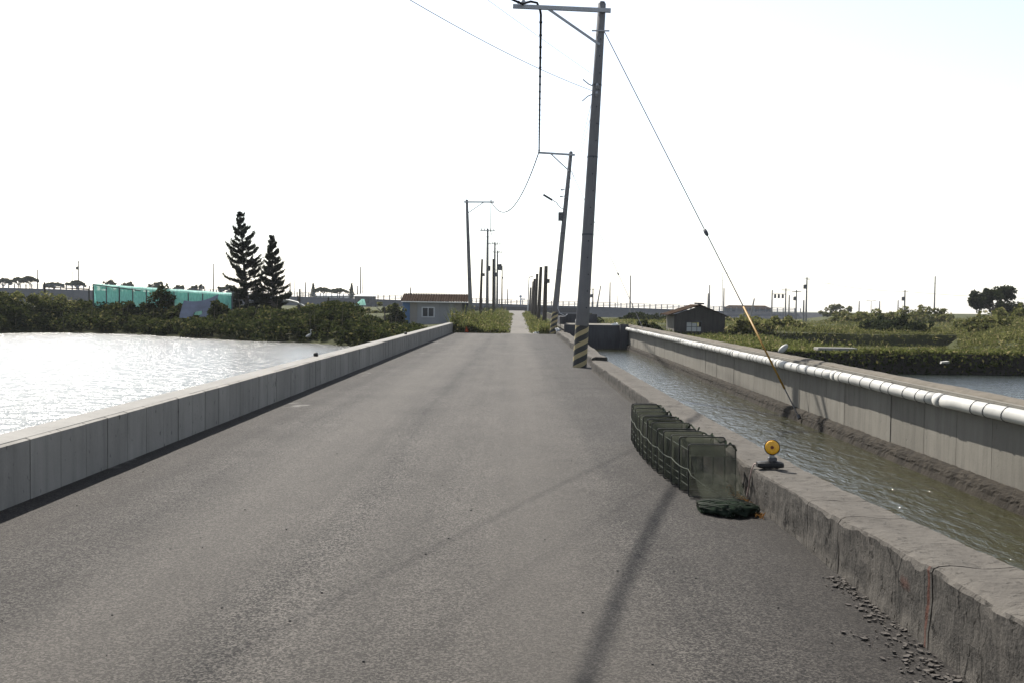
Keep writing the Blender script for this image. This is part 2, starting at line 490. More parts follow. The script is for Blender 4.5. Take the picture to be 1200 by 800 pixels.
def net_mat(name, col, cover, scale, trans=0.5):
    t = NT(name); O = t.pos()
    # woven mesh: threads cover part of the sheet
    n = t.noise(t.mapv(O, (1.6, 1.6, 0.5)), 7.0, 4, 0.65)
    thr = t.math('ADD', cover, t.math('MULTIPLY', t.math('SUBTRACT', n, 0.5), 0.6), clamp=True)
    c = t.mix(n, tuple(x*0.75 for x in col), tuple(min(1, x*1.25) for x in col))
    d = t.n('ShaderNodeBsdfDiffuse'); t.l(c, d.inputs['Color'])
    tr = t.n('ShaderNodeBsdfTranslucent'); t.l(c, tr.inputs['Color'])
    m1 = t.n('ShaderNodeMixShader'); m1.inputs[0].default_value = trans
    t.l(d.outputs[0], m1.inputs[1]); t.l(tr.outputs[0], m1.inputs[2])
    tp = t.n('ShaderNodeBsdfTransparent')
    m2 = t.n('ShaderNodeMixShader'); t.l(thr, m2.inputs[0])
    t.l(tp.outputs[0], m2.inputs[1]); t.l(m1.outputs[0], m2.inputs[2])
    t.l(m2.outputs[0], t.out.inputs['Surface'])
    return t.m
M['net_teal'] = net_mat('teal_shade_net', (0.19, 0.46, 0.42), 0.82, 30, 0.65)
M['net_lit_mint'] = net_mat('sunlit_mint_net', (0.55, 0.82, 0.74), 0.95, 30, 0.5)  # paler than the teal net: sunlight on the roof put into the colour
M['net_trap'] = net_mat('dark_green_netting', (0.056, 0.060, 0.046), 0.50, 60, 0.25)
M['net_bundle'] = net_mat('dark_green_net_bundle', (0.018, 0.025, 0.018), 0.97, 60, 0.15)
M['cord'] = simple('green_cord', (0.045, 0.052, 0.040), 0.8)
M['tarp'] = simple('blue_grey_tarp', (0.17, 0.19, 0.25), 0.7, 0, 0.25, 3.0)

# ------------------------------------------------------------------ ground
SHORE = [(-260,70),(-120,60),(-70,57),(-45,56.5),(-31,57.5),(-28.8,61.0),(-23.7,60.3),(-18.5,56.0),(-13.65,52.4),
         (-11.2,51.6),(-8.5,48.8),(-6.5,47.8),(-4.1,47.3)]
def shore(x):
    return float(np.interp(x, [p[0] for p in SHORE], [p[1] for p in SHORE]))
VTX = [-260,-90,-33,-30,-27.7,-24,-21.2,-20.5,-18.2,-17.3,-13,-10.5,-9,-8.2,-7,-4.3]
VTZ = [1.9,1.9,1.85,1.6,1.25,0.98,0.85,0.40,0.35,0.9,0.95,1.35,1.45,0.9,0.45,0.2]
def vtop(x): return float(np.interp(x, VTX, VTZ))
def sstep(a, b, x):
    t = min(1, max(0, (x-a)/(b-a))); return t*t*(3-2*t)
def lerp(a, b, t): return a+(b-a)*t
def nz2(x, y, s, seed=0.0): return noise.noise(Vector((x*s+seed, y*s, seed*1.7)))

def ground_z(x, y):
    far = 0.15*nz2(x, y, 0.05, 3.1) + 0.10*nz2(x, y, 0.21, 7.7)
    if x < -4.0:                                   # left of the road
        s = shore(max(x, -259))
        t = y - s
        if t < 0: return lerp(-0.6, -1.4, sstep(0, 2.0, -t)) if t > -2 else -1.4
        top = vtop(x) - 0.75
        z = lerp(-0.6, top, sstep(0, 4.5, t))
        z = lerp(z, 0.35 if x < -10 else -0.2, sstep(9, 22, t))
        if y > 53: z = lerp(z, -0.05, sstep(-7.5, -4.6, x)*sstep(50, 56, y))
        return z + far*sstep(0, 4, t)*(0.4 if x > -10 else 1) - 6.0*sstep(240, 420, y)
    if x <= 2.2:
        return -0.06 - 6.0*sstep(226, 420, y)
    if y < 47.6 and x < 5.5:
        return -1.4                                # canal bed
    if x < 5.5:
        if y > 62: return lerp(-0.1, -1.0, sstep(2.6, 5.5, x)*sstep(85, 110, y)) if y < 226 else -0.1-6.0*sstep(226,420,y)
        return -0.15
    # right side
    if y < 32.2:
        return lerp(-1.4, -1.4, 0)
    if y < 32.6: return lerp(-1.4, 0.1, (y-32.2)/0.4)
    bank = 0.12 + 0.08*nz2(x, y, 0.5, 1.0)
    if y < 35.0: return bank
    mound = sstep(0.43, 0.53, x/y)*lerp(0.35, 0.85, sstep(22, 32, x))
    low = -0.6
    plain = lerp(lerp(0.05, -1.15, sstep(88, 118, y)), 0.05+0.4*sstep(75,150,y), sstep(0.27, 0.35, x/y)) + far
    if y > 226: plain = far + lerp(0, -6.0, sstep(226, 420, y))
    second = sstep(57.6, 58.3, y)
    z = lerp(low, plain, second)
    if x < 13.5:
        z = lerp(-0.35+far*0.5, z, sstep(12.8, 14.2, x)) if y < 70 else plain
    if y < 38: z = lerp(bank, z, sstep(35.0, 37.5, y))
    if y > 36:
        z = max(z, lerp(-0.6, 0.05+mound+far*0.5, sstep(36, 41, y))*1.0) if mound > 0.02 and y < 75 else lerp(z, z+mound*0.6, sstep(75,76,y)) if y < 90 else z
    if x < 8 and y > 40: z = lerp(z, -0.15, 1-sstep(6.0, 8.0, x))
    return z

def lines(parts):
    out = []
    for a, b, s in parts:
        n = max(1, int(round((b-a)/s)))
        out += [a+(b-a)*i/n for i in range(n)]
    out.append(parts[-1][1])
    return out
gx = lines([(-1200,-400,100),(-400,-120,20),(-120,-50,4),(-50,-12,1.0),(-12,-4.05,0.7),(-4.05,-3.95,0.1),(-3.95,2.15,1.5),(2.15,2.25,0.1),
            (2.25,5.45,1.6),(5.45,5.55,0.1),(5.55,45,0.9),(45,120,4),(120,400,20),(400,1200,100)])
gy = lines([(-65,-10,11),(-10,30,5),(30,32.2,1.1),(32.2,32.6,0.2),(32.6,47.55,0.8),(47.55,47.65,0.1),(47.65,57.6,0.8),(57.6,58.4,0.2),(58.4,90,0.9),(90,240,4),(240,500,20),(500,1500,100)])
b = MB()
b.grid([[(x, y, ground_z(x, y)) for x in gx] for y in gy])
ground = b.build('ground', M['ground'], smooth=False)
tag(ground, 'grassy and earthen ground between the ponds, reaching to the horizon', 'ground', kind='structure')

# road, path, water
def sheet(name, mat, x0, x1, y0, y1, z, label, cat, nx=1, ny=1):
    m = MB().grid([[(lerp(x0,x1,i/nx), lerp(y0,y1,j/ny), z) for i in range(nx+1)] for j in range(ny+1)])
    return tag(m.build(name, mat), label, cat, kind='structure')
def lx(y): return -3.84 + 0.0095*(y-7.0)           # foot of the left wall
def rx(y): return 1.96 - 0.006*(y-5.0) if y < 24.5 else 1.84 + 0.003*(y-24.5)
rows = []
ys = lines([(-12,60,1.0)])
ys = [y for y in ys if y <= 52.6]
m = MB()
for y in ys:
    zc = 0.02
    rows.append([(lerp(lx(y)-0.1, rx(y)+0.12, i/8), y, 0.0) for i in range(9)])
m.grid(rows)
tag(m.build('road', M['asphalt']), 'worn grey asphalt road running straight away between two low walls', 'road', kind='structure')
m = MB(); rows = []
for k in range(61):
    y = 52.4 + (222-52.4)*k/60
    w = 0.12*nz2(0, y, 0.4, 5.0)
    rows.append([(-0.85+w-0.004*(y-52), y, -0.014), (0.3, y, -0.010), (1.15+w*0.7+0.003*(y-52), y, -0.014)])
m.grid(rows)
tag(m.build('path', M['path']), 'narrow pale concrete path running on between grassy verges', 'path', kind='structure')

def water(name, pts, z, mat, label):
    m = MB().add([(x, y, z) for x, y in pts], [tuple(range(len(pts)))])
    return tag(m.build(name, mat), label, 'water', kind='structure')
shore_pts = [(x, shore(x)+0.8) for x in [-120,-90,-70,-58,-45,-38,-31,-28.8,-26,-23.7,-18.5,-13.65,-11.2,-8.5,-6.5,-4.06]]
water('pond_water', [(-4.06,-50),*shore_pts[::-1],(-120,-50)][::-1], -0.6, M['water_pond'], 'wide glittering fish pond behind the left wall')
water('canal_water', [(2.2,-14),(5.4,-14),(5.4,47.7),(2.2,47.7)], -0.5, M['water_canal'], 'narrow canal of olive water behind the right kerb wall')
water('far_pond_water', [(5.6,-40),(90,-40),(90,32.5),(5.6,32.5)], -0.5, M['water_far'], 'glittering pond beyond the canal wall with the white pipe')

# ------------------------------------------------------------------ left concrete wall
H_L = 0.49
lw = empty('concrete_wall', (lx(5)-0.17, 5, 0), 'long pale cast concrete wall between the road and the left pond', 'wall')
m = MB()
yy = [-8]+[y*1.0 for y in range(-7, 55)]+[55.0]
prof = lambda y: [(lx(y)-0.025, -0.05), (lx(y)-0.025, H_L-0.030), (lx(y)-0.036, H_L-0.002), (lx(y)-0.31, H_L), (lx(y)-0.325, H_L-0.012), (lx(y)-0.33, -1.4)]
m.grid([[(x, y, z+ (0.004*nz2(x,y,1.3,2) if z > 0.3 else 0)) for x, z in prof(y)] for y in yy])
n0 = len(m.v); k = len(prof(0))
m.f.append(tuple(range(k))); m.f.append(tuple(range(n0-k, n0))[::-1])
m.build('wall_core', M['conc_left'], lw)
PY = [3.0]
while PY[-1] < 27: PY.append(PY[-1] + random.choice((0.46, 0.48, 0.48, 0.49, 0.52)))
for i in range(len(PY)-1):
    y0, y1 = PY[i]+0.007, PY[i+1]-0.007
    d = random.uniform(0, 0.008)
    zt = H_L - 0.004 - random.uniform(0, 0.004)
    zb = -0.04
    p = MB()
    a, c2 = lx(y0)+d, lx(y1)+d+random.uniform(-0.003, 0.003)
    bk = 0.04
    vs = [(a-bk,y0,zb),(a,y0,zb),(a,y0,zt-0.010),(a-bk,y0,zt+0.002),(c2-bk,y1,zb),(c2,y1,zb),(c2,y1,zt-0.010),(c2-bk,y1,zt+0.002)]
    p.add(vs, [(0,1,2,3),(7,6,5,4),(1,5,6,2),(2,6,7,3),(0,4,5,1)])
    p.build('panel', M['conc_face'], lw)
m = MB()
y = PY[-1]
while y < 54.8:
    y1 = min(54.95, y + 0.48); d = random.uniform(0, 0.008)
    m.box(lx(y)-0.03, lx(y)+d, y+0.007, y1-0.007, -0.04, H_L-0.006); y = y1
o = m.build('panel_row', M['conc_face'], lw); o['kind'] = 'stuff'
for (x, y, lab) in ((-3.99, 19.8, 'small black cap on top of the left wall, nearer of two'), (-3.74, 33.6, 'small black cap on top of the left wall, farther of two')):
    m = MB().tube([(x,y,H_L-0.001),(x,y,H_L+0.05),(x,y,H_L+0.075)], [0.045,0.05,0.03], 10)
    tag(m.build('wall_cap', M['black'], smooth=True), lab, 'cap', 'black caps on the left wall')

# ------------------------------------------------------------------ right near wall, eroded
RZ = ([-2,3.7,4.5,6.5,8.0,12.0,24.3], [0.42,0.41,0.40,0.325,0.29,0.26,0.23])
def rz(y): return float(np.interp(y, *RZ))
TH = 0.42
def rough_section(y0, y1, step, mat, parent, amp=1.0, name='wall_section', xf=rx, zf=rz, th=TH, zb=-1.4):
    m = MB(); rows = []
    n = max(2, int((y1-y0)/step))
    for j in range(n+1):
        y = lerp(y0, y1, j/n)
        X0, Z1 = xf(y), zf(y)
        e = 0.5+0.5*nz2(y, 0.3, 2.3, 4.0) + 0.35*nz2(y, 0.7, 9.0, 8.0)
        ch = amp*(0.012+0.055*max(0, e)**2)                  # chipped arris
        pr = [(X0, -0.06)]
        for k in range(1, 11): pr.append((X0, lerp(-0.04, Z1-ch, k/10)))
        pr += [(X0+ch*0.35, Z1-ch*0.35), (X0+ch*1.1, Z1-0.002)]
        for k in range(1, 8): pr.append((lerp(X0+ch*1.1, X0+th-0.03, k/7), Z1+0.004*math.sin(k)))
        pr += [(X0+th, Z1-0.035), (X0+th+0.02, -0.3), (X0+th+0.03, zb)]
        row = []
        for (x, z) in pr:
            q = Vector((x*9, y*9, z*9))
            d = amp*(0.007*noise.noise(q) + 0.005*noise.noise(q*2.7) + 0.012*noise.noise(q*0.35))
            if z > Z1-0.03: row.append((x, y, z+d*0.8))
            else: row.append((x+d, y, z))
        rows.append(row)
    m.grid(rows)
    k = len(rows[0]); N = len(m.v)
    m.f.append(tuple(range(k))); m.f.append(tuple(range(N-k, N))[::-1])
    return m.build(name, mat, parent)
rw = empty('kerb_wall', (2.15, 8, 0), 'low weathered concrete wall between the road and the canal', 'wall')
J = [-2.0, 2.6, 4.63, 5.95, 6.58, 8.15, 10.4, 13.2, 16.4, 20.0, 24.25]
for a, c2 in zip(J[:-1], J[1:]):
    rough_section(a+0.006, c2-0.006, 0.03 if c2 < 9 else 0.08, M['wall_old'], rw)
# continuation behind the first pole
rk = empty('kerb_wall', (2.1, 38, 0), 'low broken kerb wall between the two striped poles', 'wall')
J2 = [25.9, 29.0, 32.5, 36.0, 40.0, 44.0, 48.0, 51.8]
for a, c2 in zip(J2[:-1], J2[1:]):
    rough_section(a+0.02, c2-0.03, 0.15, M['wall_old'], rk, 1.6, xf=lambda y: rx(y)+0.12+0.05*nz2(y,0,0.7,2), zf=lambda y: 0.24+0.06*nz2(y,0,0.5,9), th=0.40)

# ------------------------------------------------------------------ canal far wall with footing
FX = 5.34
cw = empty('canal_wall', (5.5, 20, -0.5), 'tall concrete wall on the far side of the canal, below the white pipe', 'wall')
m = MB()
m.box(FX+0.012, FX+0.34, -14, 48.4, -1.4, 0.585)
core = m.build('wall_core', M['conc_canal'], cw)
y = 6.0; PJ = [y]
while y < 27:
    y += random.choice((0.52, 0.6, 0.9, 0.95, 1.0, 1.15)); PJ.append(y)
for a, c2 in zip(PJ[:-1], PJ[1:]):
    d = random.uniform(0, 0.010)
    MB().box(FX-d, FX+0.02, a+0.005, c2-0.005, -0.45, 0.57-random.uniform(0,0.01)).build('panel', M['conc_canal'], cw)
m = MB(); y = PJ[-1]
while y < 47.4:
    c2 = min(47.45, y+random.choice((0.6, 0.95, 1.1))); d = random.uniform(0, 0.010)
    m.box(FX-d, FX+0.02, y+0.005, c2-0.005, -0.45, 0.565); y = c2
m.box(FX-0.004, FX+0.02, -13, 5.99, -0.45, 0.565)
o = m.build('panel_row', M['conc_canal'], cw); o['kind'] = 'stuff'
# rough rounded coping along the back
m = MB(); rows = []
for j in range(0, 380):
    y = lerp(-8, 48.3, j/379.0)
    row = []
    for k in range(9):
        a = math.pi*k/8
        r = 1+0.18*nz2(y*1.0, k*0.7, 2.1, 3.0)+0.10*nz2(y, k, 7.0, 1.0)
        row.append((FX+0.205-0.13*math.cos(a)*r, y, 0.575+0.055*math.sin(a)*r))
    rows.append(row)
m.grid(rows).build('coping', concrete('coping_concrete', (0.105,0.093,0.077), (0.045,0.04,0.034), 0.6, 0.5), cw, smooth=True)
# footing of rough rubble concrete
m = MB(); rows = []
for j in range(0, 700):
    y = lerp(3, 47.5, (j/699.0)**1.4)
    row = [(FX+0.02, y, -0.285)]
    for k in range(9):
        a = math.pi/2*k/8
        q = Vector((y*7, k*1.1, 0.5)); d = 0.010*noise.noise(q)+0.012*noise.noise(q*3.3)
        row.append((FX-0.02-(0.105+d)*math.sin(a), y, -0.43+(0.135+d)*math.cos(a)))
    row += [(FX-0.15, y, -0.5), (FX-0.17, y, -1.4)]
    rows.append(row)
m.grid(rows).build('footing', concrete('rubble_footing', (0.034,0.029,0.023), (0.008,0.007,0.006), 0.85, 0.9, 0.38, 0.62, bumpd=0.012), cw)

# white pipe in lengths with couplings and ties
pipe = empty('white_pipe', (FX-0.1, 20, 0.49), 'long white plastic pipe tied along the top of the canal wall', 'pipe')
def pz(y): return 0.490 - 0.0012*(y-10) + 0.020*nz2(y, 0, 0.35, 6.0)
def pxx(y): return FX-0.112 + 0.008*nz2(y, 3, 0.4, 2.0)
y = 1.0
while y < 46.5:
    y1 = min(46.9, y+random.choice((3.6, 4.0, 4.0)))
    n = 8
    MB().tube([(pxx(lerp(y,y1,i/n)), lerp(y,y1,i/n), pz(lerp(y,y1,i/n))) for i in range(n+1)], 0.080, 16).build('pipe_length', M['white_pvc'], pipe, smooth=True)
    MB().tube([(pxx(y1), y1-0.09, pz(y1)), (pxx(y1), y1+0.09, pz(y1))], 0.087, 16).build('coupling', M['white_pvc'], pipe, smooth=True)
    y = y1
y = 6.0; i = 0; mfar = MB()
while y < 45:
    y += random.choice((0.3, 0.42, 0.5, 0.62, 0.85))
    t = (mfar if y > 24 else MB()).tube([(pxx(y)+0.082*math.cos(a), y+0.02*math.sin(a*2), pz(y)+0.083*math.sin(a)) for a in [2*math.pi*k/14 for k in range(15)]], 0.0055, 5, False)
    if y <= 24: t.build('tie', M['metal_dark'], pipe)
o = mfar.build('tie_row', M['metal_dark'], pipe); o['kind'] = 'stuff'

# ------------------------------------------------------------------ sluice at the canal's end
sl = empty('sluice_tank', (3.8, 48, -0.5), 'dark concrete tank closing the far end of the canal', 'tank')
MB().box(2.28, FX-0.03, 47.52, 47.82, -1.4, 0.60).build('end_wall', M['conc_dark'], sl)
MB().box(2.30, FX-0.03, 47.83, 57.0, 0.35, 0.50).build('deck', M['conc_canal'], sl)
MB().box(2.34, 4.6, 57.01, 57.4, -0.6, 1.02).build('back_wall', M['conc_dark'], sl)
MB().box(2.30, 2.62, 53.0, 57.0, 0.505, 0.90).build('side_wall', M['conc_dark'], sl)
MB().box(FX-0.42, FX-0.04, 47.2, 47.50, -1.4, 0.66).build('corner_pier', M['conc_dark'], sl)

# ------------------------------------------------------------------ utility poles and cables
HP = {}
def taper_pole(root, base, top, rb, rt, mat, n=18, name='shaft'):
    base, top = Vector(base), Vector(top)
    pts = [base.lerp(top, t) for t in (0, 0.25, 0.5, 0.75, 1)]
    m = MB().tube(pts, [lerp(rb, rt, t) for t in (0, .25, .5, .75, 1)], n)
    return m.build(name, mat, root, smooth=False if n < 10 else True)
def smooth_flat(o):
    return o
def pole_at(base, top, z):
    base, top = Vector(base), Vector(top)
    return base.lerp(top, (z-base.z)/(top.z-base.z))

def road_pole(base, top, label, arm=None, sleeve=1.05, rb=0.175, rt=0.10, holes=True, group='concrete power poles along the road'):
    root = empty('utility_pole', base, label, 'pole', group)
    base, top = Vector(base), Vector(top)
    taper_pole(root, base+Vector((0,0,-0.06)), top, rb, rt, M['conc_pole'])
    rad = lambda z: lerp(rb, rt, (z-base.z)/(top.z-base.z))
    MB().tube([top+Vector((0,0,-0.01)), top+Vector((0,0,0.05))], [rt*1.02, rt*0.7], 14).build('cap', M['metal_dark'], root)
    if sleeve:
        so = MB().tube([base+Vector((0,0,0.0)), pole_at(base, top, base.z+sleeve)], [rb+0.006, rad(base.z+sleeve)+0.006], 24, False).build('warning_sleeve', M['stripes'], root, smooth=True)
    for z in ((3.35, 5.3, 7.1) if holes else (3.3, 6.0)):
        if z < top.z-0.5:
            p = pole_at(base, top, z)
            MB().tube([p-Vector((0,0,0.02)), p+Vector((0,0,0.02))], [rad(z)+0.006]*2, 18).build('band', M['metal_dark'], root)
    if holes:
        z = 1.5
        while z < top.z-0.8:
            p = pole_at(base, top, z); a = math.radians(-90+random.choice((8, 25)))
            d = Vector((math.cos(a), math.sin(a), 0))
            MB().tube([p+d*(rad(z)-0.01), p+d*(rad(z)+0.006)], 0.016, 8).build('hole_disc', M['hole'], root)  # dark disc stands for the shade inside a hole in the shaft
            z += 0.42
    if arm:
        ae, az = arm                                    # free end, height at the shaft
        p = pole_at(base, top, az)
        ae = Vector(ae)
        d = (ae-p).normalized()
        f = Vector((0,-rt-0.045,0))
        ao = MB().bar(p-d*0.22+f, ae+f, 0.07, 0.10).build('crossarm', M['metal_grey'], root)
        q = pole_at(base, top, az-0.85)
        bt = p.lerp(ae, 0.60)
        MB().bar(q+f*0.9, bt+f*0.95+Vector((0,0,-0.03)), 0.045, 0.055).build('brace', M['metal_grey'], root)
        t = ae - d*(0.26 if label != L2 else 0.06)
        io = MB().tube([t+f+Vector((0,0,0.04)), t+f+Vector((0,0,0.08)), t+f+Vector((0,0,0.10)), t+f+Vector((0,0,0.13)), t+f+Vector((0,0,0.15)), t+f+Vector((0,0,0.19))], [0.025,0.03,0.06,0.055,0.035,0.05], 12).build('insulator', M['insulator'], root, smooth=True)
        HP[label] = t+f+Vector((0,0,0.06))
    return root

P1B, P1T = (1.62, 25.3, 0.0), (2.03, 25.3, 9.12)
P2B, P2T = (1.93, 52.6, 0.0), (2.74, 52.9, 9.56)
L1B, L1T = (-3.37, 74.0, -0.05), (-3.81, 74.0, 9.12)
L1 = 'nearest tall striped concrete pole beside the canal with a left-pointing arm'
L2 = 'leaning striped concrete pole with a street lamp at the road\'s end'
L3 = 'concrete pole leaning left in front of the long low shed'
p1 = road_pole(P1B, P1T, L1, ((-0.20, 25.3, 8.99), 8.92))
p2 = road_pole(P2B, P2T, L2, ((1.0, 52.85, 9.50), 9.42), sleeve=1.15)
p3 = road_pole(L1B, L1T, L3, ((-1.75, 74.0, 9.0), 8.98), sleeve=0.9, rb=0.17, holes=False)
L0 = 'concrete pole standing in the left pond behind the wall'
p0 = road_pole((-6.95, 4.8, -0.62), (-6.9, 4.8, 9.2), L0, ((-5.00, 4.8, 9.05), 9.0), sleeve=0, holes=False)

# street lamp and switch box on the second pole
p = pole_at(P2B, P2T, 6.55)
MB().tube([p+Vector((-0.1,-0.05,0)), p+Vector((-0.28,-0.05,0.12)), p+Vector((-0.5,-0.05,0.38)), p+Vector((-0.75,-0.05,0.52))], 0.022, 8).build('lamp_arm', M['metal_grey'], p2)
MB().obox(p+Vector((-0.93,-0.05,0.62)), Vector((0.24,0,-0.14)), Vector((0,0.07,0)), Vector((0.02,0,0.045))).build('lamp_head', M['metal_dark'], p2)
MB().box(p.x-0.36, p.x-0.12, p.y-0.14, p.y+0.04, 5.95, 6.40, 0.02).build('switch_box', M['metal_dark'], p2)
# spare loop of hose near its foot
q = pole_at(P2B, P2T, 1.5)
MB().tube([q+Vector((0.14,-0.14,0.15)), q+Vector((0.10,-0.16,-0.15)), q+Vector((0.22,-0.16,-0.42)), q+Vector((0.5,-0.16,-0.55)), q+Vector((0.62,-0.15,-0.45))], 0.022, 8).build('hose', M['insulator'], p2, smooth=True)

# poles beyond, left of the path (T crossarm)
def t_pole(x, y, z, label, xf=False, rb=0.17):
    root = empty('utility_pole', (x+0.03, y, -0.05), label, 'pole', 'power poles left of the path')
    b_, t_ = (x+0.06, y, -0.1), (x, y, z)
    taper_pole(root, b_, t_, rb, 0.10, M['conc_pole'], 12)
    MB().bar((x-0.75, y-0.12, z-0.22), (x+0.75, y-0.12, z-0.24), 0.07, 0.09).build('crossarm', M['metal_grey'], root)
    for s in (-0.62, -0.3, 0.3, 0.62):
        MB().tube([(x+s,y-0.12,z-0.19),(x+s,y-0.12,z-0.06),(x+s,y-0.12,z)], [0.03,0.06,0.03], 8).build('insulator', M['insulator'], root)
    for s in (-1, 1):
        MB().tube([(x+s*0.55,y-0.1,z-0.25),(x+s*0.4,y-0.1,z-0.62),(x+s*0.12,y-0.1,z-0.85)], 0.02, 6).build('brace', M['metal_grey'], root)
    if xf:
        MB().tube([(x+0.38,y-0.05,z-2.7),(x+0.38,y-0.05,z-1.95),(x+0.38,y-0.05,z-1.85)], [0.26,0.26,0.14], 12).build('transformer', M['metal_dark'], root)
        MB().bar((x-0.5,y-0.15,z-2.75),(x+0.7,y-0.15,z-2.75),0.06,0.08).build('bracket', M['metal_grey'], root)
    else:
        MB().box(x+0.10, x+0.34, y-0.2, y+0.05, z-4.2, z-3.7).build('switch_box', M['metal_dark'], root)
    return root
t_pole(-2.99, 99, 8.91, 'first T-armed power pole left of the path, behind the leaning one')
t_pole(-2.78, 122, 8.96, 'second T-armed power pole left of the path')
t_pole(-2.83, 141, 8.92, 'third T-armed power pole left of the path, carrying a transformer', True)
def plain_pole(x, y, z, label, group, rb=0.14, rt=0.09, lean=0.03, mat='wood_pole', fit=True):
    root = empty('post', (x+lean, y, -0.05), label, 'post', group)
    taper_pole(root, (x+lean, y, -0.1), (x, y, z), rb, rt, M[mat], 10)
    if fit:
        zz = z*0.72
        MB().box(x+0.08, x+0.26, y-0.14, y+0.02, zz, zz+0.28).build('bracket_box', M['metal_dark'], root)
    return root
plain_pole(-3.11, 88, 5.4, 'short dark pole just right of the leaning pole by the shed', 'plain poles left of the path', lean=-0.12)
plain_pole(-2.45, 101, 6.0, 'plain pole leaning against the first T-armed pole', 'plain poles left of the path', lean=0.1)
plain_pole(-2.73, 180, 8.19, 'farthest plain pole on the left verge of the path', 'plain poles left of the path', 0.15)
RP = [(1.93,67,4.09),(1.85,78,4.43),(1.84,92,4.3),(1.82,104,4.12),(1.87,115,4.09),(1.89,137,3.74)]
ORD = ['nearest', 'second', 'third', 'fourth', 'fifth', 'farthest']
for i, (x, y, z) in enumerate(RP):
    plain_pole(x, y, z, ORD[i]+' dark timber post in the row right of the path', 'dark posts right of the path', 0.15, 0.12, lean=(-0.06 if i == 0 else -0.15), fit=(i == 0))
root = empty('street_lamp', (1.7, 155, -0.05), 'thin lamp post at the far end of the right post row', 'street lamp')
taper_pole(root, (1.7,155,-0.1), (1.85,155,5.6), 0.10, 0.07, M['metal_grey'], 8)
MB().bar((1.85,155,5.6),(2.45,155,5.72),0.14,0.12).build('lamp_head', M['metal_dark'], root)

# hanging cables
def cable(name, a, c, sag, r, mat, label, cat='cable', group=None, n=28, peak=0.5, beads=0):
    a, c = Vector(a), Vector(c)
    pts = []
    for i in range(n+1):
        t = i/n
        p = a.lerp(c, t); p.z -= sag*4*t*(1-t)
        pts.append(p)
    root = None
    o = MB().tube(pts, r, 6).build(name, mat, None, smooth=True)
    tag(o, label, cat, group)
    if beads:
        for i in range(beads):
            t = (i+0.5)/beads
            p = a.lerp(c, t); p.z -= sag*4*t*(1-t)
            t2 = t+0.004; p2_ = a.lerp(c, t2); p2_.z -= sag*4*t2*(1-t2)
            MB().tube([p, p2_], r*1.35, 6).build('tie', mat, o)
    return o
A0, A1, A2, A3 = HP[L0], HP[L1], HP[L2], HP[L3]
G = 'overhead cables of the pole line'
cable('power_cable', A0, A1, 1.05, 0.028, M['wire'], 'thick black cable running overhead from the nearest pole toward the camera', group=G, beads=20)
B1 = Vector((0.50, 25.17, 8.80))
MB().tube([A1+Vector((0,0,0.02)), A1+Vector((0.18,0,0.07)), A1+Vector((0.34,0.0,0.04)), B1+Vector((-0.02,0,0.10)), B1], 0.03, 8).build('jumper', M['wire'], p1, smooth=True)
cable('power_cable', B1, A2, 0.55, 0.030, M['wire'], 'thick black cable hanging between the nearest pole and the lamp pole', group=G, beads=26)
cable('power_cable', A2, A3, 1.8, 0.030, M['wire'], 'thick sagging black cable crossing from the lamp pole to the left pole', group=G)
cable('power_cable', A3, (-2.69, 98.88, 8.9), 1.1, 0.028, M['wire'], 'sagging black cable from the left pole to the first T-armed pole', group=G)
cable('power_cable', (-2.69, 98.88, 8.9), (-2.48, 121.88, 8.95), 0.9, 0.022, M['wire'], 'cable between the first and second T-armed poles', group=G)
cable('power_cable', (-2.48, 121.88, 8.95), (-2.53, 140.88, 8.9), 0.7, 0.022, M['wire'], 'cable between the second and third T-armed poles', group=G)
w1, w2 = pole_at(P1B, P1T, 6.95), pole_at(P1B, P1T, 7.35)
for nm, z, z0, s in (('lower', 6.95, 7.3, 0.55), ('upper', 7.35, 8.0, 0.15)):
    q = pole_at(P1B, P1T, z)+Vector((-0.12, -0.05, 0))
    cable('service_wire', pole_at((-6.95,4.8,-0.62),(-6.9,4.8,9.2),z0)+Vector((0.12,0.05,0)), q, s, 0.006 if nm == 'lower' else 0.0035, M['wire'], nm+' thin service wire reaching the nearest pole from upper left', 'wire', 'thin service wires')
for nm, za, zb in (('lower', 6.85, 7.35), ('upper', 7.25, 7.75)):
    cable('service_wire', pole_at(P1B, P1T, za)+Vector((0,0.14,0)), pole_at(P2B, P2T, zb)+Vector((0,-0.14,0)), 0.25, 0.006, M['steel_wire'], nm+' thin wire between the nearest pole and the lamp pole', 'wire', 'thin service wires')
for nm, za, zb in (('lower', 7.3, 7.0), ('upper', 7.7, 7.4)):
    cable('service_wire', pole_at(P2B, P2T, za)+Vector((-0.14,0.05,0)), (-2.9, 98.85, zb), 1.3, 0.006, M['steel_wire'], nm+' thin wire crossing from the lamp pole to the left pole row', 'wire', 'thin service wires')
# stubs of cut conductor on the first pole
for (z, dz) in ((7.05, 0.16), (6.85, -0.18)):
    q = pole_at(P1B, P1T, z)
    MB().tube([q+Vector((-0.10,-0.1,0)), q+Vector((-0.22,-0.12,dz*0.3)), q+Vector((-0.36,-0.12,dz))], 0.014, 6).build('wire_stub', M['metal_grey'], p1)
    MB().tube([q+Vector((0,-0.12,-0.05)), q+Vector((0,-0.17,0.0)), q+Vector((0,-0.12,0.05))], 0.03, 8).build('clamp', M['metal_grey'], p1)
for (z, dz) in ((7.6, 0.12), (7.25, 0.0)):
    q = pole_at(P2B, P2T, z)
    MB().tube([q+Vector((-0.12,-0.05,0)), q+Vector((-0.35,-0.05,-0.02))], [0.015, 0.05], 8).build('insulator', M['insulator'], p2)

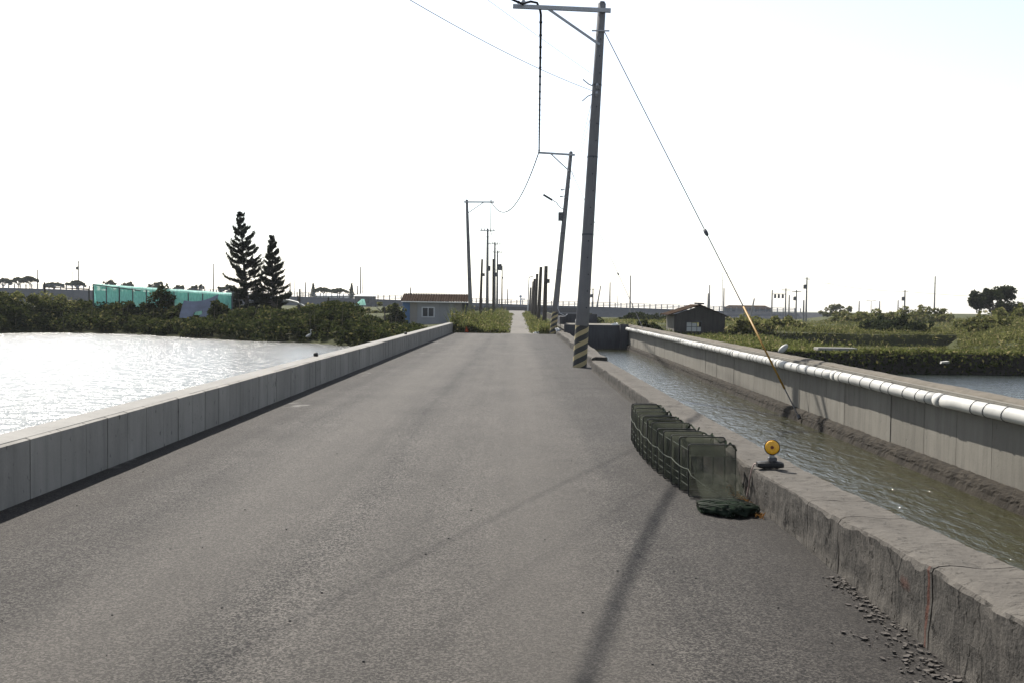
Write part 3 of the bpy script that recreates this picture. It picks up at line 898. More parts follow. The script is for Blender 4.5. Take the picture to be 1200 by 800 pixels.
def guy(top, anchor, ins_t, guard, label, r=0.011):
    top, anchor = Vector(top), Vector(anchor)
    root = empty('guy_wire', anchor, label, 'guy wire', 'guy wires')
    MB().tube([top, top.lerp(anchor, ins_t)], r, 6).build('strand', M['steel_wire'], root)
    MB().tube([top.lerp(anchor, ins_t), anchor], r, 6).build('strand', M['metal_dark'], root)
    c = top.lerp(anchor, ins_t); d = (anchor-top).normalized()
    MB().tube([c-d*0.10, c-d*0.07, c, c+d*0.07, c+d*0.10], [0.015,0.036,0.042,0.036,0.015], 10).build('strain_insulator', M['metal_dark'], root, smooth=True)
    if guard:
        MB().tube([top.lerp(anchor, guard[0]), top.lerp(anchor, guard[1])], 0.019, 10).build('guard_tube', M['yellow_guard'], root, smooth=True)
    MB().tube([anchor-d*0.04, anchor+d*0.03], 0.035, 8).build('anchor_eye', M['metal_dark'], root)
    return root
guy(pole_at(P1B, P1T, 8.42)+Vector((0.10,-0.05,0)), (5.17, 18.1, -0.40), 0.60, (0.775, 0.945), 'long steel guy wire with a yellow guard running into the canal wall')
guy(pole_at(P2B, P2T, 8.6)+Vector((0.10,-0.05,0)), (5.45, 43.0, 0.60), 0.70, None, 'guy wire running right from the leaning lamp pole', 0.014)
q = pole_at(P1B, P1T, 8.42)
MB().bar(q+Vector((-0.22,-0.12,0)), q+Vector((0.22,-0.12,0.0)), 0.03, 0.03).build('through_bolt', M['metal_grey'], p1)

# ------------------------------------------------------------------ fish trap
trap = empty('fish_trap', (1.62, 9.5, 0), 'long collapsible dark green net fish trap of wire hoops against the wall', 'fish trap')
NF = 13
def trap_at(t):
    y = lerp(11.6, 8.25, t)
    xl = 1.36 + 0.10*t**2 - 0.05*math.sin(t*math.pi)
    w = 0.30 + 0.08*t
    return xl, xl+w, y
def hoop(t, lean=0.05):
    xl, xr, y = trap_at(t)
    h = 0.45 + 0.012*math.sin(t*37)
    r = 0.022
    h *= 1+0.03*math.sin(t*91); xl += 0.012*math.sin(t*73); xr += 0.012*math.sin(t*57)
    pts = []
    for cx, cz, a0 in ((xr-r, h-r, 0), (xl+r, h-r, 90), (xl+r, 0.012+r, 180), (xr-r, 0.012+r, 270)):
        for k in range(4):
            a = math.radians(a0+30*k)
            pts.append((cx+r*math.cos(a), y+lean*(cz/h)+0.012*math.sin(t*50), cz+r*math.sin(a)))
    return pts
for i in range(NF):
    pts = hoop(i/(NF-1), random.uniform(-0.02, 0.07))
    MB().tube(pts+[pts[0], pts[1]], 0.0055, 6, False).build('hoop', M['black'], trap, smooth=True)
# netting skin, sagging between hoops
m = MB(); rows = []
SUB = 6
for i in range(NF-1):
    for s in range(SUB + (1 if i == NF-2 else 0)):
        f = s/SUB; t = (i+f)/(NF-1)
        base = hoop(t, 0.03)
        dip = 4*f*(1-f)
        cx = sum(p[0] for p in base)/len(base); cz = 0.235
        row = []
        for (x, y, z) in base:
            g = 1-0.10*dip
            zz = cz+(z-cz)*g - (0.085*dip if z > 0.3 else 0)
            row.append((cx+(x-cx)*(1-0.16*dip), y, max(0.008, zz)))
        row.append(row[0]); rows.append(row)
m.grid(rows).build('netting', M['net_trap'], trap, smooth=True)
# inner funnel nets and end panels
for i in (0, 3, 6, 9):
    base = hoop(i/(NF-1), 0.03); n = len(base)
    cx = sum(p[0] for p in base)/n
    y0 = base[0][1]
    m = MB(); rows = []
    for k in range(5):
        f = k/4; g = 1-0.75*f
        depth = 0.0 if i in (0, NF-1) else 0.2*f
        row = [(cx+(p[0]-cx)*g, p[1]+depth+0.01*f, 0.23+(p[2]-0.23)*g) for p in base]
        row.append(row[0]); rows.append(row)
    m.grid(rows).build('end_panel' if i in (0, NF-1) else 'funnel', M['net_trap'], trap)
# stringing along the netting
for zf_, side in ((0.16, 0), (0.40, 0), (0.10, 0), (0.33, 1)):
    pts = []
    for i in range((NF-1)*4+1):
        f = (i % 4)/4; t = i/((NF-1)*4); xl, xr, y = trap_at(t); dip = 4*f*(1-f)
        pts.append(((xr if side else xl)+(-1 if side else 1)*0.02*dip, y, zf_-0.015*dip))
    MB().tube(pts, 0.0025, 5).build('string', M['cord'], trap, smooth=True)
# side cord
pts = []
for i in range(25):
    t = i/24; xl, xr, y = trap_at(t)
    pts.append((xl-0.012, y+0.01, 0.30-0.06*t-0.02*abs(math.sin(t*12*math.pi/2))))
pts += [(1.46, 8.18, 0.20), (1.55, 8.0, 0.14), (1.66, 7.84, 0.10), (1.80, 7.72, 0.09)]
MB().tube(pts, 0.0035, 6).build('cord', M['cord'], trap, smooth=True)
pts = []
for i in range(40):
    t = i/39; xl, xr, y = trap_at(t)
    pts.append((xr+0.03*math.sin(i*1.3), y+0.03*math.cos(i*2.1), 0.43+0.03*math.sin(i*2.7)))
MB().tube(pts, 0.008, 5).build('gathered_cord', M['net_bundle'], trap, smooth=True)
# loose net tail: sloping skirt and crumpled bundle
m = MB(); rows = []
last = hoop(1.0, 0.03)
for k in range(13):
    f = k/12; row = []
    for j in range(15):
        u = j/14
        x = lerp(1.46, 1.84, u) + 0.02*f*math.sin(j*1.7)
        top = 0.44
        z = lerp(top, 0.10, f**0.8) + 0.02*noise.noise(Vector((u*7, f*6, 1)))
        y = 8.22 - 0.50*f**1.6 + 0.03*noise.noise(Vector((u*5, f*5, 4)))
        row.append((x, y, z))
    rows.append(row)
m.grid(rows).build('net_skirt', M['net_trap'], trap, smooth=True)
m = MB(); rows = []
for i in range(29):
    u = i/28; row = []
    cx = lerp(1.44, 1.90, u); cy = 7.72 - 0.06*math.sin(u*3) - 0.02*u; R0 = 0.075*(0.35+math.sin(math.pi*min(1, u*0.85+0.12)))
    for j in range(22):
        a = 2*math.pi*j/22
        r = R0*(1+0.45*noise.noise(Vector((u*8, math.cos(a)*2.2, math.sin(a)*2.2)))+0.32*noise.noise(Vector((u*9, math.cos(a)*7, math.sin(a)*7))))
        row.append((cx, cy+1.8*r*math.cos(a), max(0.004, 0.035+0.60*r*math.sin(a))))
    row.append(row[0]); rows.append(row)
m.grid(rows).build('net_bundle', M['net_bundle'], trap, smooth=True)
for k in range(12):
    pts = []
    for i in range(16):
        u = i/15
        a = 0.3+0.19*k+0.5*math.sin(u*4+k*1.9)
        R0 = 0.082*(0.35+math.sin(math.pi*min(1, u*0.85+0.12)))
        pts.append((lerp(1.43, 1.88, u), 7.72-0.06*math.sin(u*3)+1.5*R0*math.cos(math.pi-a), 0.040+0.64*R0*math.sin(a)))
    MB().tube(pts, 0.003, 5).build('cord', M['cord'], trap, smooth=True)

# ------------------------------------------------------------------ warning lamp on the wall
lz = rz(8.0)+0.004
wl = empty('warning_lamp', (2.06, 8.0, lz), 'round yellow warning lamp on a black foot on the kerb wall', 'lamp')
m = MB()
rows = []
for i in range(9):
    t = i/8; x = lerp(1.955, 2.165, t)
    hw = 0.055*(1-abs(2*t-1)**6*0.35); hh = 0.062*(1-abs(2*t-1)**4*0.35)
    row = []
    for k in range(13):
        a = 2*math.pi*k/12
        sq = 1/max(abs(math.cos(a)), abs(math.sin(a)))**0.55
        row.append((x, 8.0+hw*math.cos(a)*sq*0.9+0.004*math.sin(i*2), lz+0.036+0.5*hh*math.sin(a)*sq+0.003*math.sin(i*3)))
    rows.append(row)
m.grid(rows)
N = len(m.v); m.f.append(tuple(range(12))); m.f.append(tuple(range(N-13, N-1))[::-1])
m.build('foot', M['black'], wl, smooth=False)
MB().tube([(2.075,8.0,lz+0.06),(2.075,8.0,lz+0.115)], 0.022, 10).build('stem', simple('pale_plastic', (0.22,0.22,0.21), 0.5), wl, smooth=True)
MB().box(2.045, 2.11, 7.975, 8.02, lz+0.068, lz+0.098, 0.006).build('battery_box', M['metal_dark'], wl)
lc = Vector((2.075, 8.0, lz+0.178)); ld = Vector((-0.24, -0.96, 0.05)).normalized()
def disc(c, d, prof_, n=28):
    pts = [c+d*a for a, r in prof_]; rs = [r for a, r in prof_]
    return MB().tube(pts, rs, n)
disc(lc, ld, [(-0.03,0.052),(-0.022,0.062),(0.018,0.063),(0.021,0.058)]).build('housing', M['black'], wl, smooth=False)
lens_m = NT('amber_lens')
rr_ = lens_m.math('SINE', lens_m.math('MULTIPLY', lens_m.voro(lens_m.pos(), 150), 6.0))
lens_m.pbr(lens_m.mix(rr_, (0.62, 0.30, 0.01), (0.75, 0.40, 0.02)), 0.25, lens_m.bump(rr_, 0.3, 0.002), spec=0.5)
lo = disc(lc, ld, [(0.020,0.057),(0.028,0.053),(0.033,0.036),(0.034,0.017)]).build('lens', lens_m.m, wl, smooth=True)
disc(lc, ld, [(0.030,0.016),(0.039,0.012)], 14).build('bulb_cap', simple('brown_plastic', (0.12,0.035,0.01), 0.4), lo)
# tie cord from the lamp's foot down the wall
pk = simple('pale_pink_cord', (0.36, 0.27, 0.24), 0.8)
tc = MB().tube([(1.99,8.03,lz+0.04),(1.945,8.05,lz+0.03),(1.93,8.07,lz-0.02),(1.925,8.12,lz-0.13),(1.93,8.15,lz-0.17),(1.925,8.20,0.03),(1.91,8.17,0.01)], 0.006, 6).build('tie_cord', pk, None, smooth=True)
tag(tc, 'pale cord hanging from the warning lamp down the kerb wall', 'cord')

# ------------------------------------------------------------------ debris at the wall foot
m = MB()
for i in range(330):
    y = random.uniform(3.6, 5.9); e = abs(random.gauss(0, 0.11))*(1.2 if y < 4.9 else 0.6)
    x = rx(y)-0.012-e; s = random.uniform(0.005, 0.018)*random.choice((0.6, 1, 1.3))
    a = random.uniform(0, 6.28); c, si = math.cos(a), math.sin(a); t = random.uniform(0.003, 0.009)
    ti = random.uniform(-0.3, 0.3)
    pts = [(s*random.uniform(.7,1.3)*math.cos(q), s*0.6*random.uniform(.7,1.3)*math.sin(q)) for q in (0.3, 1.6, 2.9, 4.3, 5.4)]
    lo_ = [(x+px_*c-py_*si, y+px_*si+py_*c, 0.003+max(0, px_*ti)) for px_, py_ in pts]
    hi_ = [(p[0], p[1], p[2]+t) for p in lo_]
    m.add(lo_+hi_, [(4,3,2,1,0),(5,6,7,8,9)]+[(k, (k+1)%5, 5+(k+1)%5, 5+k) for k in range(5)])
tag(m.build('concrete_chips', concrete('chip_concrete', (0.075,0.068,0.062), (0.03,0.028,0.026), 0.5, 0.2)), 'scatter of flat concrete chips along the foot of the kerb wall', 'debris', kind='stuff')
n = 150
P = np.stack([1.90-np.abs(RNG.normal(0,0.04,n)), RNG.uniform(7.45,8.7,n), RNG.uniform(0.008,0.035,n)],1)
tag(quad_cloud('dry_leaves', leaf_quads(P, RNG.uniform(0.012,0.03,n), 0.008), leaf_mat('dry_leaf', (0.14,0.06,0.02), (0.30,0.17,0.06), 0.2)), 'dry orange leaves caught between the fish trap and wall', 'leaves', kind='stuff')
# loose pebbles on the asphalt
m = MB()
for i in range(80):
    y = 3.2+abs(random.gauss(0, 5)); x = random.uniform(lx(y)+0.15, rx(y)-0.1); s = random.uniform(0.003, 0.008)
    m.ball((x, y, s*0.5), s, s*0.8, s*0.6, 6, 4)
tag(m.build('pebbles', simple('dark_pebble', (0.05,0.048,0.045), 0.8)), 'loose dark pebbles scattered over the asphalt', 'pebbles', kind='stuff')

# ------------------------------------------------------------------ vegetation
def clumps(centers, rad, per, L, W, flat=0.75):
    out = []
    n = len(centers)
    C = np.repeat(centers, per, axis=0); Rr = np.repeat(rad, per)[:,None]
    d = unit(RNG.normal(size=(n*per, 3)))
    r = RNG.uniform(0.45, 1.0, (n*per,1))**0.6
    P = C + d*Rr*r*np.array([1, 1, flat])
    return leaf_quads(P, RNG.uniform(0.6, 1.25, n*per)*L, RNG.uniform(0.6, 1.2, n*per)*W, axis=d*np.array([1,1,0.3])+np.array([0,0,-0.25]), jitter=0.8)

# left bank thicket
gs0 = ground_z
C, RD = [], []
for i in range(1500):
    x = -4.8 - abs(random.random())**1.15*46
    t = random.uniform(0.1, 6.5)
    y = shore(x)+t
    z = ground_z(x, y)
    rr = random.uniform(0.28, 0.55)
    cap = vtop(x)+0.10+0.28*nz2(x, y, 0.55, 2.0)
    zc = min(z + random.uniform(0.0, 0.75), cap-rr*0.7)
    C.append((x, y, zc)); RD.append(rr)
V = clumps(np.array(C), np.array(RD), 46, 0.115, 0.065)
tag(quad_cloud('bank_thicket', V, M['leaf_thicket']), 'dense dark creeping thicket covering the far bank of the left pond', 'thicket', kind='stuff')
m = MB()
for i in range(70):
    x = random.uniform(-45, -6); y = shore(x)+random.uniform(0.6, 5.0); z = max(gs0(x, y), -0.6)
    hh = random.uniform(0.5, 1.15); a = random.uniform(-0.35, 0.35)
    m.tube([(x, y, z), (x+a*0.4*hh, y, z+hh*0.6+0.35), (x+a*hh, y+0.1, z+hh+0.35)], [0.018, 0.012, 0.005], 5)
tag(m.build('dead_stems', simple('dead_stem', (0.12,0.10,0.07), 0.9)), 'thin dead stems poking out of the thicket on the left bank', 'stems', kind='stuff')
# lighter creepers on the left shoulder
C, RD = [], []
for i in range(330):
    x = random.uniform(-60, -28.5); t = random.uniform(2.0, 7.5); y = shore(x)+t
    C.append((x, y, ground_z(x, y)+random.uniform(0.35, 0.8))); RD.append(random.uniform(0.25, 0.5))
tag(quad_cloud('bank_creeper', clumps(np.array(C), np.array(RD), 40, 0.10, 0.055), M['leaf_field']), 'lighter green creeper on the top of the bank at far left', 'creeper', kind='stuff')

def shrub(name, loc, rx_, ry_, rz_, ncl, per, mat, label, cat='shrub', group=None, L=0.11, W=0.06, cr=0.3, stems=True):
    root = empty(name, loc, label, cat, group)
    c = []
    for i in range(ncl):
        d = unit(RNG.normal(size=3)); d[2] = abs(d[2])*1.0
        k = RNG.uniform(0.25, 1.0)**0.5
        lump = 1+0.3*noise.noise(Vector((d[0]*2.2+loc[0], d[1]*2.2+loc[1], d[2]*2.2)))
        c.append((loc[0]+d[0]*rx_*k*lump, loc[1]+d[1]*ry_*k*lump, loc[2]+max(0.15, d[2]*rz_*k*lump)))
    quad_cloud('foliage', clumps(np.array(c), RNG.uniform(0.6, 1.2, ncl)*cr, per, L, W), mat, root)
    if stems:
        m = MB()
        for i in range(5):
            a = i*1.26; q = Vector(loc)
            m.tube([q+Vector((0.06*math.cos(a),0.06*math.sin(a),-0.15)), q+Vector((rx_*0.3*math.cos(a),ry_*0.3*math.sin(a),rz_*0.45)), q+Vector((rx_*0.55*math.cos(a),ry_*0.55*math.sin(a),rz_*0.8))], [0.05,0.03,0.012], 6)
        m.build('stem', M['bark'], root)
    return root
gs = lambda x, y: ground_z(x, y)
shrub('shrub', (-22.3, 62.9, 0.3), 1.5, 0.9, 1.9, 60, 55, M['leaf_thicket'], 'dark shrub climbing over the middle of the teal net', group='shrubs on the left bank')
shrub('shrub', (-20.6, 61.0, 0.2), 0.8, 0.6, 1.2, 30, 55, M['leaf_thicket'], 'dark pointed shrub just left of the hanging tarp', group='shrubs on the left bank')
shrub('shrub', (-17.7, 59.6, 0.1), 0.8, 0.6, 1.5, 36, 55, M['leaf_thicket'], 'dark shrub at the right edge of the hanging tarp', group='shrubs on the left bank')
shrub('shrub', (-25.2, 63.6, 0.3), 1.4, 0.8, 1.05, 40, 50, M['leaf_thicket'], 'low dark shrub below the left end of the teal net', group='shrubs on the left bank')
shrub('shrub', (-10.0, 55.0, 0.0), 2.0, 1.3, 1.2, 80, 55, M['leaf_thicket'], 'rounded dark shrub mass left of the low shed', group='shrubs on the left bank')
shrub('shrub', (-17.0, 66.5, 0.3), 1.2, 0.9, 0.95, 30, 55, M['leaf_field'], 'light green shrub beneath the big conifer', group='shrubs on the left bank')
shrub('shrub', (-8.9, 74.0, -0.2), 0.8, 0.8, 1.55, 40, 50, M['leaf_thicket'], 'dark shrub against the left end of the low shed', group='shrubs on the left bank')
shrub('shrub', (-13.2, 100.0, 0.1), 2.2, 1.5, 1.2, 30, 50, M['leaf_field'], 'pale green bush beyond the teal tent', group='bushes on the far left field', L=0.15, W=0.09)
shrub('shrub', (-19.0, 92.0, 0.2), 3.0, 1.5, 0.9, 40, 50, M['leaf_field'], 'wide low green bush behind the two conifers', group='bushes on the far left field', L=0.15, W=0.09)

# weeds on the verges of the path
def weeds(name, n, fx, fy, hfun, mat, label, W=0.05, lean=0.5, leafy=0.5, cat='weeds'):
    xs = np.array([fx() for _ in range(n)]); ys = np.array([fy() for _ in range(n)])
    P = np.stack([xs, ys, [max(-0.62, gs(a, b_))-0.02 for a, b_ in zip(xs, ys)]], 1)
    Hh = np.array([hfun(a, b_) for a, b_ in zip(xs, ys)])*RNG.uniform(0.55, 1.15, n)
    Q = [blade_quads(P, Hh, W, lean)]
    k = int(n*leafy)
    if k:
        idx = RNG.integers(0, n, k*3)
        PL = P[idx] + np.stack([RNG.normal(0,0.08,k*3), RNG.normal(0,0.08,k*3), Hh[idx]*RNG.uniform(0.35,0.95,k*3)], 1)
        Q.append(leaf_quads(PL, RNG.uniform(0.05,0.11,k*3), 0.03+0*PL[:,0]))
    return tag(quad_cloud(name, np.concatenate(Q), mat), label, cat, kind='stuff')
def near_y(a, c): return lambda: a+(c-a)*random.random()**1.7
weeds('verge_weeds', 9000, lambda: -0.45-abs(random.random())**0.8*3.1, near_y(53.0, 150), lambda x, y: (0.22+0.62*sstep(0.0,0.9,-0.7-x))*max(0.25, 0.72+1.25*nz2(x,y,0.6,1)+0.5*nz2(x,y,1.7,5))*lerp(1.1,0.8,sstep(60,100,y)), M['leaf_weed'], 'tall green weeds on the left verge of the path', 0.05, 0.55, 0.9)
weeds('verge_weeds', 5000, lambda: random.uniform(0.85, 2.2), near_y(53.2, 150), lambda x, y: (0.20+0.40*sstep(0.0,0.5,x-1.0))*(0.8+0.8*nz2(x,y,0.7,3)), M['leaf_weed'], 'dry green weeds on the right verge of the path', 0.045, 0.5, 0.6)
# right bank edge and fields
weeds('bank_weeds', 7000, lambda: random.uniform(6.2, 34), lambda: 32.5+abs(random.gauss(0,0.9)), lambda x, y: 0.07+0.30*max(0, nz2(x,y,0.45,6)+0.1), M['leaf_weed'], 'green weeds along the crest of the near right bank', 0.03, 0.6, 0.8)
n = 1800
P = np.stack([RNG.uniform(5.8,36,n), 32.28+RNG.uniform(-0.18,0.25,n), RNG.uniform(-0.5,0.2,n)],1)
tag(quad_cloud('bank_ivy', leaf_quads(P, 0.07, 0.04), M['leaf_thicket']), 'dark trailing growth on the shaded face of the right bank', 'growth', kind='stuff')
weeds('field_grass', 22000, lambda: 5.8+random.random()**1.0*50, lambda: 58+random.random()**1.4*95, lambda x, y: (0.10+0.42*max(0, nz2(x,y,0.22,4)+0.2)), M['leaf_field'], 'rough green grass over the field behind the dark hut', 0.10, 0.8, 0.6)
weeds('mound_grass', 26000, lambda: 17.0+random.random()*26, lambda: 35.5+random.random()**1.6*32, lambda x, y: (0.12+0.42*max(0, nz2(x,y,0.4,9)+0.25))*(0.12+0.88*sstep(0.40, 0.47, x/y) if y < 57.5 else 1), M['leaf_field'], 'grass on the mound at the right edge', 0.06, 0.8, 0.8)
weeds('hut_grass', 6000, lambda: 5.8+random.random()*9, lambda: 36+random.random()*26, lambda x, y: 0.3+0.4*max(0, nz2(x,y,0.4,12)+0.3), M['leaf_weed'], 'grass around the dark gabled hut', 0.05, 0.6, 0.8)
for i, (x, y, sx, sz, lab) in enumerate([(6.8,52,0.9,0.9,'green bush behind the far end of the canal wall'),(13.6,58.6,1.3,0.75,'low bush right of the dark hut'),(16.5,64,2.2,0.8,'low bush on the field behind the second bank'),
        (23.5,62,2.4,0.95,'rounded bush on the field left of the white posts'),(27.5,58,2.2,0.9,'bushy clump below the white posts'),(33.0,66,3.0,1.1,'bush behind the white posts'),(12.0,95,3.0,0.9,'wide low bush behind the dark hut'),
        (22.0,100,3.5,1.0,'far bush in the middle of the right field'),(34.0,96,4.0,1.2,'long hedge-like bush left of the round tree'),(6.0,82,1.5,0.8,'bush left of the dark hut in the field'),(42.5,104,4.5,1.6,'spreading bush at the foot of the round tree'),(61.0,190,3.2,2.3,'rounded far bush on the right embankment')]):
    shrub('bush', (x, y, gs(x,y)-0.05), sx, sx*0.6, sz, int(16+sx*10), 45, M['leaf_field'] if i % 3 else M['leaf_tree'], lab, 'bush', 'bushes on the right field', 0.10+y*0.0007, 0.06+y*0.0004, 0.28+0.05*sx, False)

# trees
def broad_tree(name, x, y, z0, h, wx, label, group=None, mat='leaf_tree', ncl=120, per=45, L=0.16, W=0.09, umbrella=False, trunk=0.16, cat='tree'):
    root = empty(name, (x, y, z0), label, cat, group)
    t = MB()
    b0 = Vector((x, y, z0-0.2)); fork = Vector((x+0.05*h*random.uniform(-1,1), y, z0+h*(0.62 if umbrella else 0.35)))
    t.tube([b0, b0.lerp(fork, 0.5)+Vector((0.04*h*random.uniform(-1,1),0,0)), fork], [trunk, trunk*0.8, trunk*0.65], 8)
    tips = []
    for k in range(7):
        a = k*0.9+random.uniform(-0.3,0.3)
        hh = random.uniform(0.82, 0.92) if umbrella else (0.42, 0.5, 0.6, 0.68, 0.76, 0.84, 0.9)[k]
        ww = random.uniform(0.45, 0.8) if umbrella else random.uniform(0.8, 1.1)*(0.95-0.75*hh**2)
        e = Vector((x+math.cos(a)*wx*ww, y+math.sin(a)*wx*ww*0.8, z0+h*hh))
        t.tube([fork, fork.lerp(e, 0.5)+Vector((0,0,0.04*h)), e], [trunk*0.5, trunk*0.3, trunk*0.12], 6); tips.append(e)
    t.build('trunk', M['bark'], root)
    c = []
    for i in range(ncl):
        if umbrella:
            a = random.uniform(0, 6.28); r = math.sqrt(random.random())
            c.append((x+math.cos(a)*wx*r, y+math.sin(a)*wx*r*0.7, z0+h*(0.93-0.14*r*r)+random.uniform(-0.10,0.06)*h*0.6))
        else:
            e = random.choice(tips); d = unit(RNG.normal(size=3))*RNG.uniform(0.2,1)
            c.append((e.x+d[0]*wx*0.36, e.y+d[1]*wx*0.36, max(z0+h*0.18, min(e.z+d[2]*h*0.2, z0+h))))
    quad_cloud('crown', clumps(np.array(c), RNG.uniform(0.6,1.2,ncl)*wx*(0.16 if umbrella else 0.14), per, L, W, 0.6 if umbrella else 0.85), M[mat], root)
    return root
broad_tree('tree', 45.4, 95, 0.2, 3.3, 2.9, 'round dark broadleaf tree on the right skyline', ncl=170, L=0.17, W=0.10)

def norfolk(x, y, z0, h, wmax, tiers, lean, label, dens=1.0):
    root = empty('conifer_tree', (x, y, z0), label, 'tree', 'conifers on the left bank')
    top = Vector((x+lean, y, z0+h)); b0 = Vector((x, y, z0-0.3))
    MB().tube([b0, b0.lerp(top, 0.4), b0.lerp(top, 0.8), top], [0.13, 0.09, 0.045, 0.012], 8).build('trunk', M['bark'], root)
    bm = MB(); Q = []
    for i in range(tiers):
        f = (i/(tiers-1))**0.92
        zc = lerp(0.10, 0.985, f)
        rad = wmax*(1-f)**0.72*(0.72+0.28*min(1, f*4)) + 0.10
        nb = 7 if f < 0.7 else 5
        for k in range(nb):
            a = 2*math.pi*(k+0.5*(i % 2))/nb + random.uniform(-0.25, 0.25)
            c = b0.lerp(top, min(0.99, zc+random.uniform(-0.03, 0.03)))
            ln = rad*random.uniform(0.55, 1.25)
            if random.random() < 0.08: ln *= 0.5
            d = Vector((math.cos(a), math.sin(a), 0))
            up = lerp(0.10, 0.55, f)+random.uniform(-0.05, 0.12)
            pts = [c, c+d*ln*0.4+Vector((0,0,ln*(up*0.25-0.04))), c+d*ln*0.75+Vector((0,0,ln*(up*0.62-0.04))), c+d*ln+Vector((0,0,ln*(up+0.08)))]
            bm.tube(pts, [0.03*(1-f)+0.010, 0.02, 0.014, 0.006], 5)
            # bottle-brush needles along the branch and its side twigs
            segs = [(pts[1], pts[2]), (pts[2], pts[3])]
            side = Vector((-d.y, d.x, 0))
            for s in (-1, 1):
                for tt in (0.35, 0.5, 0.66, 0.82):
                    st = c+d*ln*tt+Vector((0,0,ln*up*tt*tt))
                    en = st + (d*0.75+side*s*0.65+Vector((0,0,0.45)))*ln*(0.30*(1.15-tt))
                    segs.append((st, en))
            for (p, q) in segs:
                L_ = (q-p).length
                nn = max(7, int(dens*105*L_+9))
                tt = RNG.uniform(0, 1.05, nn)[:,None]
                P = np.array(p)*(1-tt)+np.array(q)*tt + RNG.normal(0, 0.042, (nn,3))
                Q.append(leaf_quads(P, 0.085, 0.018, axis=np.repeat(np.array([(q-p).normalized()]), nn, 0)*0.8+np.array([0,0,0.25]), jitter=0.6))
    bm.build('branches', M['bark'], root)
    quad_cloud('crown', np.concatenate(Q), M['leaf_pine'], root)
    return root
norfolk(-17.75, 66, 0.2, 7.1, 1.75, 21, -0.65, 'taller of two dark conifers beside the teal net', 1.25)
norfolk(-15.6, 64, 0.1, 5.55, 1.15, 18, -0.18, 'shorter conifer right of the tall one', 1.0)

# ------------------------------------------------------------------ teal shade-net enclosure
ne = empty('net_enclosure', (-22.8, 64, 0.3), 'long teal shade-net enclosure on posts above the left bank', 'enclosure')
NA, NB = Vector((-28.1, 66, 2.44)), Vector((-17.45, 61, 1.92))
def npt(t, z): 
    p = NA.lerp(NB, t); return Vector((p.x, p.y, z))
def ntop(t): return lerp(NA.z, NB.z, t)
NP = [0, 0.10, 0.20, 0.30, 0.40, 0.5, 0.6, 0.7, 0.8, 0.9, 1.0]
for i, t in enumerate(NP):
    p = npt(t, 0)
    MB().tube([npt(t, 0.2), npt(t, ntop(t))], 0.05 if i in (0, 2, 10) else 0.03, 8).build('post', M['metal_dark'], ne)
back = Vector((-0.9, 2.6, 0.0))
for i, t in enumerate((0, 0.25, 0.5, 0.75, 1.0)):
    MB().tube([npt(t, 0.3)+back, npt(t, ntop(t)+0.02)+back], 0.03, 8).build('post', M['metal_dark'], ne)
for i in range(len(NP)-1):
    a, c2 = NP[i]+0.004, NP[i+1]-0.004
    rows = []
    for k in range(6):
        f = k/5; row = []
        for j in range(7):
            u = j/6; t = lerp(a, c2, u)
            z = lerp(ntop(t)-0.02, 0.55, f)
            q = npt(t, z); q.y += 0.05+0.05*math.sin(u*math.pi)*math.sin(f*math.pi)+0.02*math.sin(t*60)
            row.append(q)
        rows.append(row)
    MB().grid(rows).build('net_panel', M['net_teal'], ne, smooth=True)
# end panel, back panel and roof net
rows = [[npt(1.0, z)+back*u+Vector((0.02,0,0)) for u in (0, .5, 1)] for z in (1.9, 1.2, 0.5)]
MB().grid(rows).build('net_panel', M['net_teal'], ne)
rows = [[npt(0.0, z)+back*u+Vector((-0.02,0,0)) for u in (0, .5, 1)] for z in (2.42, 1.4, 0.5)]
MB().grid(rows).build('net_panel', M['net_teal'], ne)
rows = [[npt(t, ntop(t)+0.03+0.02*math.sin(t*40))+back*u for t in [k/20 for k in range(21)]] for u in (0, .33, .66, 1)]
MB().grid(rows).build('roof_net', M['net_lit_mint'], ne, smooth=True)
rows = [[npt(t, ntop(t)+0.03-dz)+Vector((0,-0.06,0)) for t in [k/30 for k in range(31)]] for dz in (0, 0.09, 0.17)]
MB().grid(rows).build('net_hem', M['net_lit_mint'], ne, smooth=True)  # pale hem carries the sunlit band along the net's top
MB().bar(npt(0, ntop(0)-0.02)+Vector((0,-0.09,0)), npt(0.36, ntop(0.36)-0.22)+Vector((0,-0.09,0)), 0.05, 0.06).build('rail', M['metal_dark'], ne)
# hanging tarp with a torn hole
m = MB(); NU, NVv = 22, 16; g = {}
for i in range(NVv+1):
    for j in range(NU+1):
        u, v = j/NU, i/NVv
        topz = lerp(1.46, 1.86, u) - 0.22*math.sin(math.pi*u)*(1-0.2*u)
        botz = 0.36+0.05*math.sin(u*9)
        x = lerp(lerp(-20.15, -20.40, v), lerp(-18.03, -18.35, v), u)
        y = 60.2 - 0.25*v + 0.08*math.sin(u*11+v*2)*v + 0.05*noise.noise(Vector((u*5, v*5, 3)))
        g[i, j] = len(m.v); m.v.append((x, y, lerp(topz, botz, v)))
for i in range(NVv):
    for j in range(NU):
        u, v = (j+.5)/NU-0.53, (i+.5)/NVv-0.68
        if (u/0.12)**2+(v/0.13)**2 < 1 or (abs(u+0.05) < 0.09 and v > 0.1): continue
        m.f.append((g[i,j], g[i,j+1], g[i+1,j+1], g[i+1,j]))
to = m.build('hanging_tarp', M['tarp'], None, smooth=True)
tag(to, 'torn blue-grey tarp hanging in front of the teal net', 'tarp')
